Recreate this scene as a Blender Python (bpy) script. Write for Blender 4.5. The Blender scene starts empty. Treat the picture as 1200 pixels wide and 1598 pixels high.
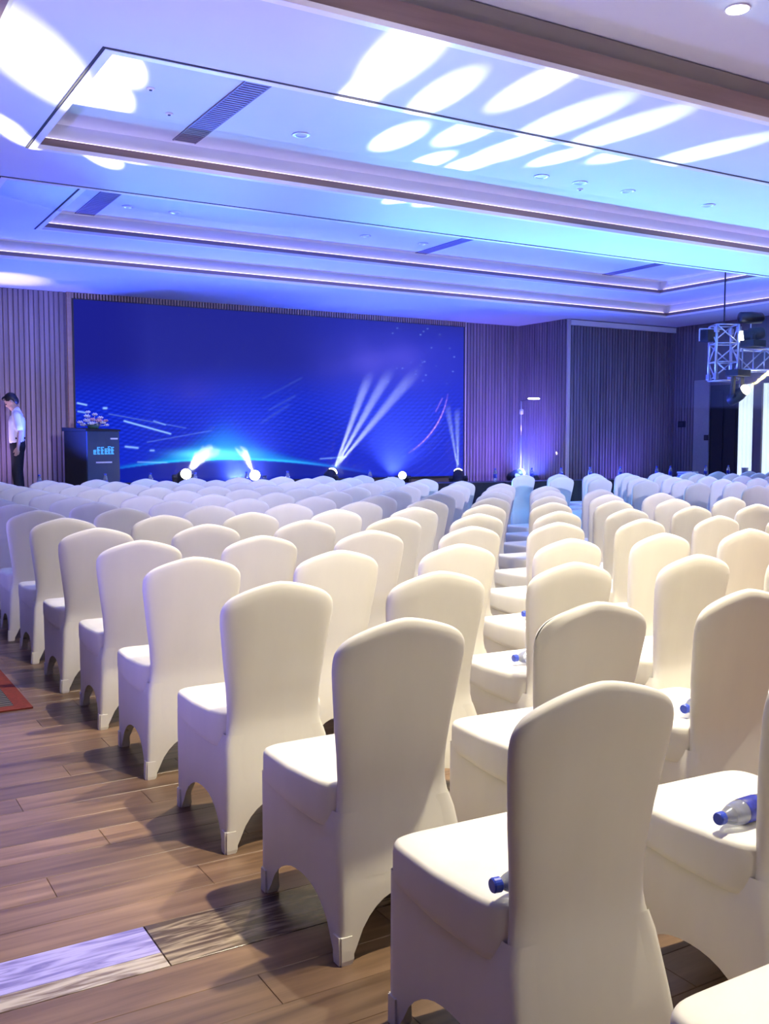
import bpy, bmesh, math, random
import numpy as np
from mathutils import Vector, Matrix

random.seed(7)
SC = bpy.context.scene
COL = SC.collection

# ------------------------------------------------------------------ camera
F_PX, CAM_H = 1534.0, 1.46
YAW = math.atan(910 / 1534.0)          # camera looks to the right of the room's long axis
PITCH = math.atan(109 / 1534.0)        # and slightly down
cam_d = bpy.data.cameras.new('camera')
cam = bpy.data.objects.new('camera', cam_d)
COL.objects.link(cam)
cam.location = (0, 0, CAM_H)
cam.rotation_euler = (math.pi / 2 - PITCH, 0, -YAW)
cam_d.sensor_fit = 'VERTICAL'
cam_d.sensor_height = 36.0
cam_d.lens = F_PX / 1598.0 * 36.0
cam_d.clip_start = 0.05
SC.camera = cam

# ------------------------------------------------------------------ colour management, world
vs = SC.view_settings
vs.view_transform = 'Standard'
vs.look = 'None'
vs.gamma = 1.0
vs.use_curve_mapping = False
vs.exposure = 1.0
world = bpy.data.worlds.new('world')
SC.world = world
world.use_nodes = True
world.node_tree.nodes['Background'].inputs[0].default_value = (0.02, 0.022, 0.05, 1)
world.node_tree.nodes['Background'].inputs[1].default_value = 0.5

SC.cycles.max_bounces = 6; SC.cycles.diffuse_bounces = 3; SC.cycles.glossy_bounces = 2; SC.cycles.transmission_bounces = 4
SC.cycles.light_sampling_threshold = 0.03

# light levels (W)
E_DOWN = 500.0        # warm recessed downlights near the camera
E_WASH_STAGE = 900.0  # blue uplights on the stage edge
E_WASH_CYAN = 1050.0   # cyan uplights in the front cross aisle
E_WASH_LILAC = 540.0  # added unseen lilac uplights by the side walls
E_GOBO = 9000.0
E_BEAM = 26000.0      # beams thrown up at the screen       # each prism beam that lands on the ceiling
E_SCREEN = 0.52
HAZE = 0.042
E_COVE = 1.4
E_FILL_FLOOD = 2400.0       # added lilac fill floods behind the camera, lift the far rows

# camera maths, only used to read positions off the photograph when laying things out
_a, _p = YAW, PITCH
_F = np.array([math.sin(_a) * math.cos(_p), math.cos(_a) * math.cos(_p), -math.sin(_p)])
_R = np.array([math.cos(_a), -math.sin(_a), 0.0])
_U = np.cross(_R, _F)
_C = np.array([0, 0, CAM_H])
def ray(x, y): return _F + (x - 600) / F_PX * _R - (y - 799) / F_PX * _U
def onz(x, y, z):
    d = ray(x, y); return Vector(_C + (z - CAM_H) / d[2] * d)
def onY(x, y, Y):
    d = ray(x, y); return Vector(_C + Y / d[1] * d)
def onX(x, y, X):
    d = ray(x, y); return Vector(_C + X / d[0] * d)
def proj(P):
    v = np.array(P, float) - _C; z = v @ _F
    return 600 + F_PX * (v @ _R) / z, 799 - F_PX * (v @ _U) / z, z

# ------------------------------------------------------------------ materials
MATS = {}
def srgb(r, g, b):
    f = lambda c: (c / 255 / 12.92) if c / 255 <= 0.04045 else ((c / 255 + 0.055) / 1.055) ** 2.4
    return (f(r), f(g), f(b), 1)
def mat(name, col, rough=0.6, metal=0.0, spec=0.5, emit=None, estr=0.0, noise=0.0, nscale=20, bump=0.0, stretch=(1, 1, 1),
        sheen=0.0, alpha=1.0, trans=0.0):
    m = bpy.data.materials.new(name); m.use_nodes = True
    nt = m.node_tree; b = nt.nodes['Principled BSDF']
    b.inputs['Base Color'].default_value = col if len(col) == 4 else (*col, 1)
    b.inputs['Roughness'].default_value = rough
    b.inputs['Metallic'].default_value = metal
    b.inputs['Specular IOR Level'].default_value = spec
    if sheen: b.inputs['Sheen Weight'].default_value = sheen
    if trans: b.inputs['Transmission Weight'].default_value = trans
    if emit:
        b.inputs['Emission Color'].default_value = emit if len(emit) == 4 else (*emit, 1)
        b.inputs['Emission Strength'].default_value = estr
    if noise or bump:
        tc = nt.nodes.new('ShaderNodeTexCoord'); mp = nt.nodes.new('ShaderNodeMapping')
        mp.inputs['Scale'].default_value = stretch
        nz = nt.nodes.new('ShaderNodeTexNoise'); nz.inputs['Scale'].default_value = nscale; nz.inputs['Detail'].default_value = 4
        nt.links.new(tc.outputs['Object'], mp.inputs[0]); nt.links.new(mp.outputs[0], nz.inputs['Vector'])
        if noise:
            mx = nt.nodes.new('ShaderNodeMix'); mx.data_type = 'RGBA'; mx.blend_type = 'MULTIPLY'
            mx.inputs[0].default_value = 1.0
            rp = nt.nodes.new('ShaderNodeMapRange'); rp.inputs[3].default_value = 1 - noise; rp.inputs[4].default_value = 1 + noise
            rp.inputs[1].default_value = 0.25; rp.inputs[2].default_value = 0.75
            nt.links.new(nz.outputs[0], rp.inputs[0]); nt.links.new(rp.outputs[0], mx.inputs[7])
            mx.inputs[6].default_value = b.inputs['Base Color'].default_value
            nt.links.new(mx.outputs[2], b.inputs['Base Color'])
        if bump:
            bp = nt.nodes.new('ShaderNodeBump'); bp.inputs['Strength'].default_value = bump; bp.inputs['Distance'].default_value = 0.01
            nt.links.new(nz.outputs[0], bp.inputs['Height']); nt.links.new(bp.outputs[0], b.inputs['Normal'])
    if emit and name != 'cove_led': m.cycles.emission_sampling = 'NONE'
    MATS[name] = m
    return m

mat('cover', (0.835, 0.815, 0.715), 0.62, spec=0.35, noise=0.03, nscale=9, stretch=(1, 1, 0.25), bump=0.04)
mat('cover_seam', (0.84, 0.80, 0.72), 0.6, spec=0.35)
mat('plaster', (0.70, 0.75, 0.84), 0.55, spec=0.3, noise=0.015, nscale=2)
mat('trim_white', (0.93, 0.91, 0.88), 0.4)
mat('trim_wood', (0.31, 0.21, 0.17), 0.5, noise=0.1, nscale=6, stretch=(0.3, 4, 4))
mat('trim_cove', (0.62, 0.56, 0.52), 0.6)
mat('cove_grey', (0.34, 0.31, 0.26), 0.6)
mat('shadow_gap', (0.035, 0.03, 0.05), 0.8)
mat('slat_wood', (0.21, 0.165, 0.185), 0.5, noise=0.3, nscale=3, stretch=(4, 4, 0.2))
mat('wall_back', (0.16, 0.125, 0.14), 0.8, noise=0.1)
mat('wall_plain', (0.36, 0.33, 0.34), 0.7, noise=0.05)
mat('wall_dark', (0.16, 0.13, 0.15), 0.6, noise=0.12, nscale=3, stretch=(6, 6, 0.2))
mat('black', (0.012, 0.012, 0.016), 0.55, noise=0.1)
mat('black_cloth', (0.012, 0.012, 0.02), 0.9, noise=0.2, nscale=30)
mat('stage_top', (0.03, 0.03, 0.04), 0.4, noise=0.2)
mat('grille', (0.22, 0.20, 0.28), 0.6)
mat('metal', (0.75, 0.77, 0.8), 0.35, metal=0.9, noise=0.05)
mat('steel_dark', (0.08, 0.08, 0.09), 0.4, metal=0.8)
mat('lens_hot', (1, 1, 1), 0.3, emit=(1.0, 0.93, 0.6), estr=14.0)
mat('lens_white', (1, 1, 1), 0.3, emit=(0.9, 0.95, 1.0), estr=3.0)
mat('lamp_on', (1, 1, 1), 0.3, emit=(1.0, 0.97, 0.9), estr=12.0)
mat('lamp_off', (0.75, 0.78, 0.82), 0.25)
mat('skin', (0.55, 0.36, 0.27), 0.55, noise=0.05)
mat('hair', (0.015, 0.012, 0.012), 0.5, noise=0.3, nscale=60)
mat('shirt', (0.82, 0.82, 0.86), 0.8, noise=0.04, nscale=15, bump=0.2)
mat('trousers', (0.012, 0.012, 0.018), 0.8, noise=0.15)
mat('lectern_front', srgb(52, 66, 92), 0.35, noise=0.1, nscale=4)
mat('lectern_glyph', (0.1, 0.5, 0.9), 0.4, emit=(0.06, 0.35, 0.9), estr=0.5)
mat('white_print', (0.8, 0.82, 0.9), 0.5)
mat('petal_white', (0.85, 0.83, 0.86), 0.7, noise=0.05)
mat('petal_pink', (0.8, 0.45, 0.5), 0.7, noise=0.1)
mat('leaf', (0.05, 0.14, 0.08), 0.6, noise=0.2)
mat('cap_blue', (0.03, 0.07, 0.55), 0.35)
mat('label_blue', (0.02, 0.03, 0.32), 0.4, noise=0.5, nscale=60)
mat('bottle_clear', (0.75, 0.8, 0.92), 0.08, trans=0.75, noise=0.03)
mat('paper', (0.75, 0.8, 0.82), 0.6)
mat('cup', (0.85, 0.86, 0.88), 0.5)
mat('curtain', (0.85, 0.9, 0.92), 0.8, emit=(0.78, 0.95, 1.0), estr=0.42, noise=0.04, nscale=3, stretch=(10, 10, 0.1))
mat('switch', (0.02, 0.02, 0.03), 0.4)

def wood_material(name, per_object):
    m = bpy.data.materials.new(name); m.use_nodes = True
    nt = m.node_tree; N = nt.nodes; L = nt.links; b = N['Principled BSDF']
    b.inputs['Roughness'].default_value = 0.34; b.inputs['Specular IOR Level'].default_value = 0.5
    tc = N.new('ShaderNodeTexCoord'); mp = N.new('ShaderNodeMapping'); mp.inputs['Scale'].default_value = (1.2, 14, 8)
    geo = N.new('ShaderNodeNewGeometry')
    L.new(geo.outputs['Position'], mp.inputs[0])
    nz = N.new('ShaderNodeTexNoise'); nz.inputs['Scale'].default_value = 1.5; nz.inputs['Detail'].default_value = 6; nz.inputs['Distortion'].default_value = 0.4
    L.new(mp.outputs[0], nz.inputs['Vector'])
    rp = N.new('ShaderNodeValToRGB')
    rp.color_ramp.elements[0].position = 0.28; rp.color_ramp.elements[0].color = (0.115, 0.065, 0.036, 1)
    rp.color_ramp.elements[1].position = 0.72; rp.color_ramp.elements[1].color = (0.31, 0.195, 0.115, 1)
    L.new(nz.outputs[0], rp.inputs[0])
    mx = N.new('ShaderNodeMix'); mx.data_type = 'RGBA'; mx.blend_type = 'MULTIPLY'; mx.inputs[0].default_value = 1
    mr = N.new('ShaderNodeMapRange'); mr.inputs[3].default_value = 0.6; mr.inputs[4].default_value = 1.3
    if per_object:
        oi = N.new('ShaderNodeObjectInfo'); L.new(oi.outputs['Random'], mr.inputs[0])
        L.new(mr.outputs[0], mx.inputs[7])
    else:
        br = N.new('ShaderNodeTexBrick'); br.inputs['Scale'].default_value = 1.0
        br.inputs['Brick Width'].default_value = 1.2; br.inputs['Row Height'].default_value = 0.165
        br.inputs['Mortar Size'].default_value = 0.003
        br.inputs['Color1'].default_value = (0.75, 0.75, 0.75, 1); br.inputs['Color2'].default_value = (1.25, 1.25, 1.25, 1)
        br.inputs['Mortar'].default_value = (0.2, 0.2, 0.2, 1)
        L.new(geo.outputs['Position'], br.inputs['Vector']); L.new(br.outputs[0], mx.inputs[7])
    L.new(rp.outputs[0], mx.inputs[6]); L.new(mx.outputs[2], b.inputs['Base Color'])
    bp = N.new('ShaderNodeBump'); bp.inputs['Strength'].default_value = 0.15; bp.inputs['Distance'].default_value = 0.004
    L.new(nz.outputs[0], bp.inputs['Height']); L.new(bp.outputs[0], b.inputs['Normal'])
    MATS[name] = m
wood_material('plank_wood', True)
wood_material('floor_wood', False)

def marble_material(name, dark, light, pos):
    m = bpy.data.materials.new(name); m.use_nodes = True
    nt = m.node_tree; N = nt.nodes; L = nt.links; b = N['Principled BSDF']; b.inputs['Roughness'].default_value = 0.22
    geo = N.new('ShaderNodeNewGeometry'); mp = N.new('ShaderNodeMapping'); mp.inputs['Scale'].default_value = (2.2, 16, 4); mp.inputs['Rotation'].default_value = (0, 0, 0.06)
    L.new(geo.outputs['Position'], mp.inputs[0])
    nz = N.new('ShaderNodeTexNoise'); nz.inputs['Scale'].default_value = 2.0; nz.inputs['Detail'].default_value = 8; nz.inputs['Distortion'].default_value = 1.2
    L.new(mp.outputs[0], nz.inputs['Vector'])
    rp = N.new('ShaderNodeValToRGB'); rp.color_ramp.elements[0].position = pos; rp.color_ramp.elements[0].color = dark
    rp.color_ramp.elements[1].position = pos + 0.22; rp.color_ramp.elements[1].color = light
    L.new(nz.outputs[0], rp.inputs[0]); L.new(rp.outputs[0], b.inputs['Base Color'])
    MATS[name] = m
marble_material('stone_dark', (0.09, 0.06, 0.04, 1), (0.46, 0.37, 0.25, 1), 0.44)
marble_material('stone_blue_lit', (0.22, 0.19, 0.50, 1), (0.50, 0.46, 0.88, 1), 0.36)  # blue light falling on this tile is put into its colour
marble_material('stone_beige', (0.22, 0.16, 0.12, 1), (0.62, 0.55, 0.45, 1), 0.40)

def rug_material():
    m = bpy.data.materials.new('rug'); m.use_nodes = True
    nt = m.node_tree; N = nt.nodes; L = nt.links; b = N['Principled BSDF']; b.inputs['Roughness'].default_value = 0.95
    tc = N.new('ShaderNodeTexCoord'); mp = N.new('ShaderNodeMapping'); mp.inputs['Scale'].default_value = (3, 22, 1)
    L.new(tc.outputs['Object'], mp.inputs[0])
    wv = N.new('ShaderNodeTexWave'); wv.bands_direction = 'Y'; wv.inputs['Scale'].default_value = 0.35; wv.inputs['Distortion'].default_value = 3; wv.inputs['Detail'].default_value = 1
    L.new(mp.outputs[0], wv.inputs['Vector'])
    rp = N.new('ShaderNodeValToRGB'); rp.color_ramp.interpolation = 'CONSTANT'
    rp.color_ramp.elements[0].color = (0.012, 0.013, 0.02, 1); rp.color_ramp.elements[1].position = 0.5; rp.color_ramp.elements[1].color = (0.16, 0.15, 0.14, 1)
    L.new(wv.outputs[0], rp.inputs[0]); L.new(rp.outputs[0], b.inputs['Base Color'])
    MATS['rug'] = m
rug_material()
mat('rug_red', (0.20, 0.032, 0.02), 0.95, noise=0.25, nscale=40)

# ------------------------------------------------------------------ helpers
def link_mesh(name, me, m, parent=None, smooth=False):
    if m and not me.materials: me.materials.append(MATS[m] if isinstance(m, str) else m)
    if smooth: me.shade_smooth()
    o = bpy.data.objects.new(name, me); COL.objects.link(o)
    if parent is not None: o.parent = parent
    return o
def from_bm(name, bm, m, parent=None, smooth=False):
    me = bpy.data.meshes.new(name); bm.normal_update(); bm.to_mesh(me); bm.free()
    return link_mesh(name, me, m, parent, smooth)
def bbox(bm, x0, x1, y0, y1, z0, z1, mt=None):
    vs_ = [bm.verts.new(p) for p in ((x0, y0, z0), (x1, y0, z0), (x1, y1, z0), (x0, y1, z0), (x0, y0, z1), (x1, y0, z1), (x1, y1, z1), (x0, y1, z1))]
    for f in ((0, 3, 2, 1), (4, 5, 6, 7), (0, 1, 5, 4), (1, 2, 6, 5), (2, 3, 7, 6), (3, 0, 4, 7)):
        bm.faces.new([vs_[i] for i in f])
    return vs_
def box(name, x0, x1, y0, y1, z0, z1, m, parent=None, bevel=0.0):
    bm = bmesh.new(); bbox(bm, x0, x1, y0, y1, z0, z1)
    if bevel: bmesh.ops.bevel(bm, geom=bm.edges[:], offset=bevel, segments=2, affect='EDGES', profile=0.6)
    return from_bm(name, bm, m, parent)
def boxes(name, lst, m, parent=None):
    bm = bmesh.new()
    for b in lst: bbox(bm, *b)
    return from_bm(name, bm, m, parent)
def frame_to(d):
    d = Vector(d).normalized()
    return d.to_track_quat('Z', 'Y').to_matrix()
def tube(bm, a, b, r0, r1=None, n=8, caps=True):
    a, b = Vector(a), Vector(b); r1 = r0 if r1 is None else r1
    M = frame_to(b - a); A, B = [], []
    for i in range(n):
        t = 2 * math.pi * i / n; v = Vector((math.cos(t), math.sin(t), 0))
        A.append(bm.verts.new(a + M @ (v * r0))); B.append(bm.verts.new(b + M @ (v * r1)))
    for i in range(n):
        bm.faces.new((A[i], A[(i + 1) % n], B[(i + 1) % n], B[i]))
    if caps: bm.faces.new(A[::-1]); bm.faces.new(B)
def lathe(bm, prof, n=16, origin=(0, 0, 0), axis=(0, 0, 1)):
    """prof: list of (radius, height) along axis"""
    M = frame_to(axis); o = Vector(origin); rings = []
    for r, h in prof:
        rings.append([bm.verts.new(o + M @ Vector((max(r, 1e-4) * math.cos(2 * math.pi * i / n), max(r, 1e-4) * math.sin(2 * math.pi * i / n), h))) for i in range(n)])
    for A, B in zip(rings, rings[1:]):
        for i in range(n): bm.faces.new((A[i], A[(i + 1) % n], B[(i + 1) % n], B[i]))
    bm.faces.new(rings[0][::-1]); bm.faces.new(rings[-1])
def tag(o, label, cat, group=None):
    o['label'] = label; o['category'] = cat
    if group: o['group'] = group
    return o
def thing(name, loc, label, cat, group=None, rz=0.0):
    o = bpy.data.objects.new(name, None); COL.objects.link(o)
    o.location = loc; o.rotation_euler = (0, 0, rz); o.empty_display_size = 0.1
    return tag(o, label, cat, group)
def struct(o, label=None):
    o['kind'] = 'structure'
    if label: o['label'] = label
    return o
def spot(name, loc, target, energy, color, angle, blend=0.4, radius=0.03, parent=None):
    ld = bpy.data.lights.new(name, 'SPOT'); ld.energy = energy; ld.color = color
    ld.spot_size = math.radians(angle); ld.spot_blend = blend; ld.shadow_soft_size = radius
    o = bpy.data.objects.new(name, ld); COL.objects.link(o)
    d = Vector(target) - Vector(loc)
    o.rotation_euler = d.to_track_quat('-Z', 'Y').to_euler()
    if parent is not None:
        o.parent = parent; o.location = Vector(loc) - Vector(parent.location)
    else: o.location = loc
    return o
def ordinal(n):
    return {1: 'first', 2: 'second', 3: 'third', 4: 'fourth', 5: 'fifth', 6: 'sixth', 7: 'seventh', 8: 'eighth', 9: 'ninth', 10: 'tenth',
            11: 'eleventh', 12: 'twelfth', 13: 'thirteenth', 14: 'fourteenth', 15: 'fifteenth', 16: 'sixteenth', 17: 'seventeenth', 18: 'eighteenth'}[n]

# ================================================================== THE ROOM
ZC = 4.10                                   # main ceiling level
XL, XR, YB, YF = -3.2, 17.5, -4.0, 18.0     # side walls, rear wall, stage wall
YN, XN = 16.33, 14.25                       # the wall right of the stage stands nearer

# ---- floor: slab with a shallow recess that the nearest planks lie in
PX0, PX1, PY0, PY1 = -0.9, 3.0, 0.94, 8.46
def build_floor():
    bm = bmesh.new()
    def quad(x0, x1, y0, y1, z):
        bm.faces.new([bm.verts.new(p) for p in ((x0, y0, z), (x1, y0, z), (x1, y1, z), (x0, y1, z))])
    quad(XL, PX0, YB, YF, 0); quad(PX1, XR, YB, YF, 0); quad(PX0, PX1, YB, PY0, 0); quad(PX0, PX1, PY1, YF, 0)
    bbox(bm, XL, XR, YB, YF, -0.12, -0.016)
    fl = struct(from_bm('floor', bm, 'floor_wood'), 'brown wood plank floor of the hall')
    # planks
    pw, gap = 0.1650, 0.0014
    bmp = bmesh.new(); vv = bbox(bmp, 0, 1.2 - gap, 0, pw - gap, -0.016, 0.0)
    bmesh.ops.bevel(bmp, geom=[e for e in bmp.edges if all(v.co.z > -0.001 for v in e.verts)], offset=0.0012, segments=1, affect='EDGES')
    bmp.normal_update(); me = bpy.data.meshes.new('plank'); bmp.to_mesh(me); bmp.free(); me.materials.append(MATS['plank_wood'])
    S0, S1 = 2.585, 2.845                   # stone band across the aisle
    rows = []
    y = S0
    while y - pw > PY0 - 0.01: y -= pw; rows.append(y)
    y = S1
    while y + pw < PY1 + 0.01: rows.append(y); y += pw
    for k, y in enumerate(rows):
        off = (k * 0.47) % 1.2
        x = PX0 - off
        while x < PX1 - 0.05:
            xs, xe = max(x, PX0), min(x + 1.2, PX1)
            if xe - xs > 0.04:
                o = bpy.data.objects.new('plank', me); COL.objects.link(o); o.parent = fl
                o.location = (xs, y, 0); o.scale = ((xe - xs) / 1.2, 1, 1)
            x += 1.2
    # stone band tiles
    edges = [PX0, -0.32, 0.84, 2.0, PX1]
    for k in range(4):
        x0, x1 = edges[k] + 0.002, edges[k + 1] - 0.002
        if k < 2:
            t = box('stone_tile', x0, x1, S0 + 0.085, S1 - 0.002, -0.016, 0.0005, 'stone_blue_lit', fl, 0.0015)
            t['label'] = 'veined stone tile with blue light painted into its colour'
            t = box('stone_tile', x0, x1, S0 + 0.001, S0 + 0.083, -0.016, 0.0005, 'stone_beige', fl, 0.0015)
            t['label'] = 'beige veined stone strip'
        else:
            t = box('stone_tile', x0, x1, S0 + 0.001, S1 - 0.002, -0.016, 0.0005, 'stone_dark', fl, 0.0015)
            t['label'] = 'dark brown stone tile with pale veins'
    return fl
floor = build_floor()

# ---- walls
struct(box('wall_left', XL - 0.15, XL, YB, YF + 0.2, 0, 4.9, 'wall_plain'))
struct(box('wall_rear', XL - 0.15, XR + 0.15, YB - 0.15, YB, 0, 4.9, 'wall_plain'))
wall_stage = struct(box('wall_stage', XL - 0.15, XN + 0.02, YF, YF + 0.15, 0, 4.9, 'wall_back'), 'slatted dark wood wall behind the stage')
wall_step = struct(box('wall_step', XN, XN + 0.15, YN, YF + 0.15, 0, 4.9, 'wall_back'), 'slatted wood return wall at the right end of the stage')
wall_front = struct(box('wall_front', XN + 0.02, XR + 0.1, YN, YN + 0.15, 0, 4.9, 'wall_back'), 'slatted wood wall right of the stage')
# right wall, left open for the door and windows between Y 12.2 and 15.25
wall_right = struct(boxes('wall_right', [(XR, XR + 0.15, 15.26, YN + 0.1, 0, 4.9), (XR, XR + 0.15, YB, 11.9, 0, 4.9), (XR, XR + 0.15, 11.9, 15.26, 2.72, 4.9)], 'wall_dark'),
                    'dark panelled side wall at the right of the hall')

def slats(parent, axis, a0, a1, fixed, z0, z1, pitch, w, d):
    bm = bmesh.new(); a = a0; rnd = random.Random(3)
    while a + w < a1:
        dd = d * (0.8 + 0.4 * rnd.random())
        if axis == 'x': bbox(bm, a, a + w, fixed - dd, fixed + 0.001, z0, z1)
        else: bbox(bm, fixed - dd, fixed + 0.001, a, a + w, z0, z1)
        a += pitch
    o = from_bm('slats', bm, 'slat_wood', parent); o['kind'] = 'stuff'
    return o
SCX0, SCX1, SCZ0, SCZ1 = 4.24, 12.66, 0.72, 3.98
slats(wall_stage, 'x', 1.8, SCX0 - 0.10, YF, 0.5, ZC, 0.085, 0.062, 0.03)
slats(wall_stage, 'x', SCX1 + 0.06, XN, YF, 0.5, ZC, 0.085, 0.062, 0.03)
slats(wall_step, 'y', YN + 0.05, YF, XN, 0.0, ZC, 0.085, 0.062, 0.03)
slats(wall_front, 'x', XN + 0.1, XR - 0.02, YN, 0.0, ZC - 0.14, 0.085, 0.062, 0.03)
slats(wall_right, 'y', 15.72, YN, XR, 0.0, ZC, 0.085, 0.062, 0.03)
struct(box('trim_1', SCX0 - 0.11, SCX0 - 0.02, YF - 0.07, YF, 0.5, ZC, 'trim_wood'), 'vertical wood trim at the left edge of the screen')
struct(box('trim_2', SCX1 + 0.02, SCX1 + 0.08, YF - 0.07, YF, 0.5, ZC, 'trim_cove'), 'pale vertical trim at the right edge of the screen')
struct(box('trim_3', XN - 0.01, XN + 0.06, YN - 0.045, YN, 0.0, ZC - 0.01, 'trim_cove'), 'pale corner trim where the wall steps forward')
struct(box('trim_4', XN + 0.06, XR - 0.02, YN - 0.06, YN, ZC - 0.13, ZC - 0.02, 'trim_white'), 'white cornice strip along the top of the wall')
# valance of small wood bars over the screen
va = struct(box('trim_5', SCX0 - 0.1, SCX1 + 0.1, YF - 0.04, YF, SCZ1, ZC, 'shadow_gap'), 'barred wood grille over the screen')
bm = bmesh.new(); x = SCX0 - 0.08
while x < SCX1 + 0.05:
    bbox(bm, x, x + 0.032, YF - 0.09, YF - 0.04, SCZ1 + 0.012, ZC - 0.005); x += 0.055
b_ = from_bm('bars', bm, 'trim_wood', va); b_['kind'] = 'stuff'

# ---- ceiling with three coffers
COFFERS = [  # x0,x1,y0,y1, base z, depth
    (1.90, 16.2, -2.6, 5.60, ZC, 0.33),
    (1.86, 16.2, 6.81, 9.42, ZC, 0.25),
    (1.82, 15.95, 10.55, 15.14, ZC, 0.25),
]
def ring_faces(bm, X0, X1, Y0, Y1, holes, z):
    xs = sorted({X0, X1, *[h[0] for h in holes], *[h[1] for h in holes]})
    ys = sorted({Y0, Y1, *[h[2] for h in holes], *[h[3] for h in holes]})
    for i in range(len(xs) - 1):
        for j in range(len(ys) - 1):
            cx, cy = (xs[i] + xs[i + 1]) / 2, (ys[j] + ys[j + 1]) / 2
            if any(h[0] < cx < h[1] and h[2] < cy < h[3] for h in holes): continue
            bm.faces.new([bm.verts.new(p) for p in ((xs[i], ys[j], z), (xs[i], ys[j + 1], z), (xs[i + 1], ys[j + 1], z), (xs[i + 1], ys[j], z))])
def well(bm, x0, x1, y0, y1, z0, z1):
    for a, b in (((x0, y0), (x1, y0)), ((x1, y0), (x1, y1)), ((x1, y1), (x0, y1)), ((x0, y1), (x0, y0))):
        bm.faces.new([bm.verts.new(p) for p in ((*a, z0), (*b, z0), (*b, z1), (*a, z1))])
INNER = (2.86, 14.70, 11.50, 14.12)
bm = bmesh.new()
ring_faces(bm, XL, XR, YB, YF, [c[:4] for c in COFFERS], ZC)
for k, (x0, x1, y0, y1, z, d) in enumerate(COFFERS):
    well(bm, x0, x1, y0, y1, z, z + d)
    ring_faces(bm, x0, x1, y0, y1, [INNER] if k == 2 else [], z + d)
well(bm, *INNER, ZC + 0.25, ZC + 0.50)
ring_faces(bm, INNER[0], INNER[1], INNER[2], INNER[3], [], ZC + 0.50)
bbox(bm, XL - 0.15, XR + 0.15, YB - 0.15, YF + 0.15, 4.9, 5.0)
bmesh.ops.remove_doubles(bm, verts=bm.verts, dist=1e-4)
ceiling = struct(from_bm('ceiling', bm, 'plaster'), 'white plaster ceiling with long recessed coffers')

mat('cove_led', (1, 1, 1), 0.5, emit=(0.95, 0.74, 1.0), estr=E_COVE)
def coffer_trim(n, x0, x1, y0, y1, z, hw, hs, cove=True):
    """wood fascia round the inside of a coffer, a white lip at its foot, a pale cove strip over it, a dark shadow gap on the outside"""
    t = 0.05
    def rim(za, zb, th):
        return [(x0, x1, y1 - th, y1, za, zb), (x1 - th, x1, y0, y1 - th, za, zb), (x0, x0 + th, y0, y1 - th, za, zb), (x0 + th, x1 - th, y0, y0 + th, za, zb)]
    o = struct(boxes(f'trim_{n}', rim(z + 0.030, z + 0.030 + hw, t), 'trim_wood'), 'brown wood fascia inside a ceiling coffer')
    boxes('lip', rim(z - 0.008, z + 0.030, t + 0.014), 'trim_white', o)
    if hs: boxes('cove_strip', rim(z + 0.030 + hw, z + 0.030 + hw + hs, 0.02), 'cove_grey', o)
    if cove:
        zz = z + 0.030 + hw
        boxes('cove_light', [(x0 + 0.1, x1 - 0.1, y1 - 0.034, y1 - 0.012, zz, zz + 0.008), (x1 - 0.034, x1 - 0.012, y0 + 0.1, y1 - 0.1, zz, zz + 0.008)], 'cove_led', o)
    g = 0.022
    boxes('shadow_gap', [(x0 - g, x1 + g, y0 - g, y0, z - 0.004, z + 0.03), (x0 - g, x0, y0, y1, z - 0.004, z + 0.03)], 'shadow_gap', o)
    return o
coffer_trim(6, *COFFERS[0][:4], ZC, 0.15, 0.14, False)
coffer_trim(7, *COFFERS[1][:4], ZC, 0.07, 0)
coffer_trim(8, *COFFERS[2][:4], ZC, 0.06, 0)
coffer_trim(9, *INNER, ZC + 0.25, 0.06, 0)
struct(box('trim_10', 0.92, 1.15, YB, YF, ZC - 0.05, ZC, 'trim_wood'), 'dark wood beam along the left of the ceiling')

# ---- door and windows in the right wall
def right_opening():
    d = struct(box('door_1', XR + 0.02, XR + 0.08, 14.50, 15.26, 0, 2.72, 'black'), 'tall black double door in the side wall')
    box('door_panel', XR - 0.005, XR + 0.02, 14.56, 14.86, 0.15, 2.6, 'black', d, 0.006)
    box('door_panel', XR - 0.005, XR + 0.02, 14.90, 15.20, 0.15, 2.6, 'black', d, 0.006)
    struct(box('trim_11', XR - 0.02, XR + 0.1, 13.87, 14.09, 0, 2.72, 'wall_dark'), 'dark post between the curtained windows')
    struct(box('wall_pier', XR - 0.03, XR + 0.02, 15.26, 15.70, 0, 2.85, 'wall_plain'), 'pale grey pier beside the black door')
    for n, (y0, y1) in enumerate(((14.09, 14.50), (11.9, 13.87))):
        w = struct(boxes(f'window_{n + 1}', [(XR + 0.06, XR + 0.10, y0, y1, 0, 0.08), (XR + 0.06, XR + 0.10, y0, y1, 2.64, 2.72), (XR + 0.06, XR + 0.10, y0, y0 + 0.04, 0.08, 2.64), (XR + 0.06, XR + 0.10, y1 - 0.04, y1, 0.08, 2.64)], 'wall_dark'),
                   'tall window hung with a bright white curtain')
        bm = bmesh.new(); nfold = int((y1 - y0) / 0.09) * 6; A, B = [], []
        for i in range(nfold + 1):
            y = y0 + (y1 - y0) * i / nfold; xx = XR + 0.03 + 0.018 * math.sin(i * math.pi / 3)
            A.append(bm.verts.new((xx, y, 0.02))); B.append(bm.verts.new((xx, y, 2.70)))
        for i in range(nfold): bm.faces.new((A[i], B[i], B[i + 1], A[i + 1]))
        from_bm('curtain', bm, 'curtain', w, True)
right_opening()

# ---- stage platform
st = struct(box('stage_platform', 1.9, XN - 0.04, 15.75, YF - 0.001, 0.0, 0.5, 'stage_top'), 'low black stage platform under the screen')
box('skirt', 1.9, XN - 0.04, 15.735, 15.75, 0.0, 0.49, 'black_cloth', st)

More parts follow.
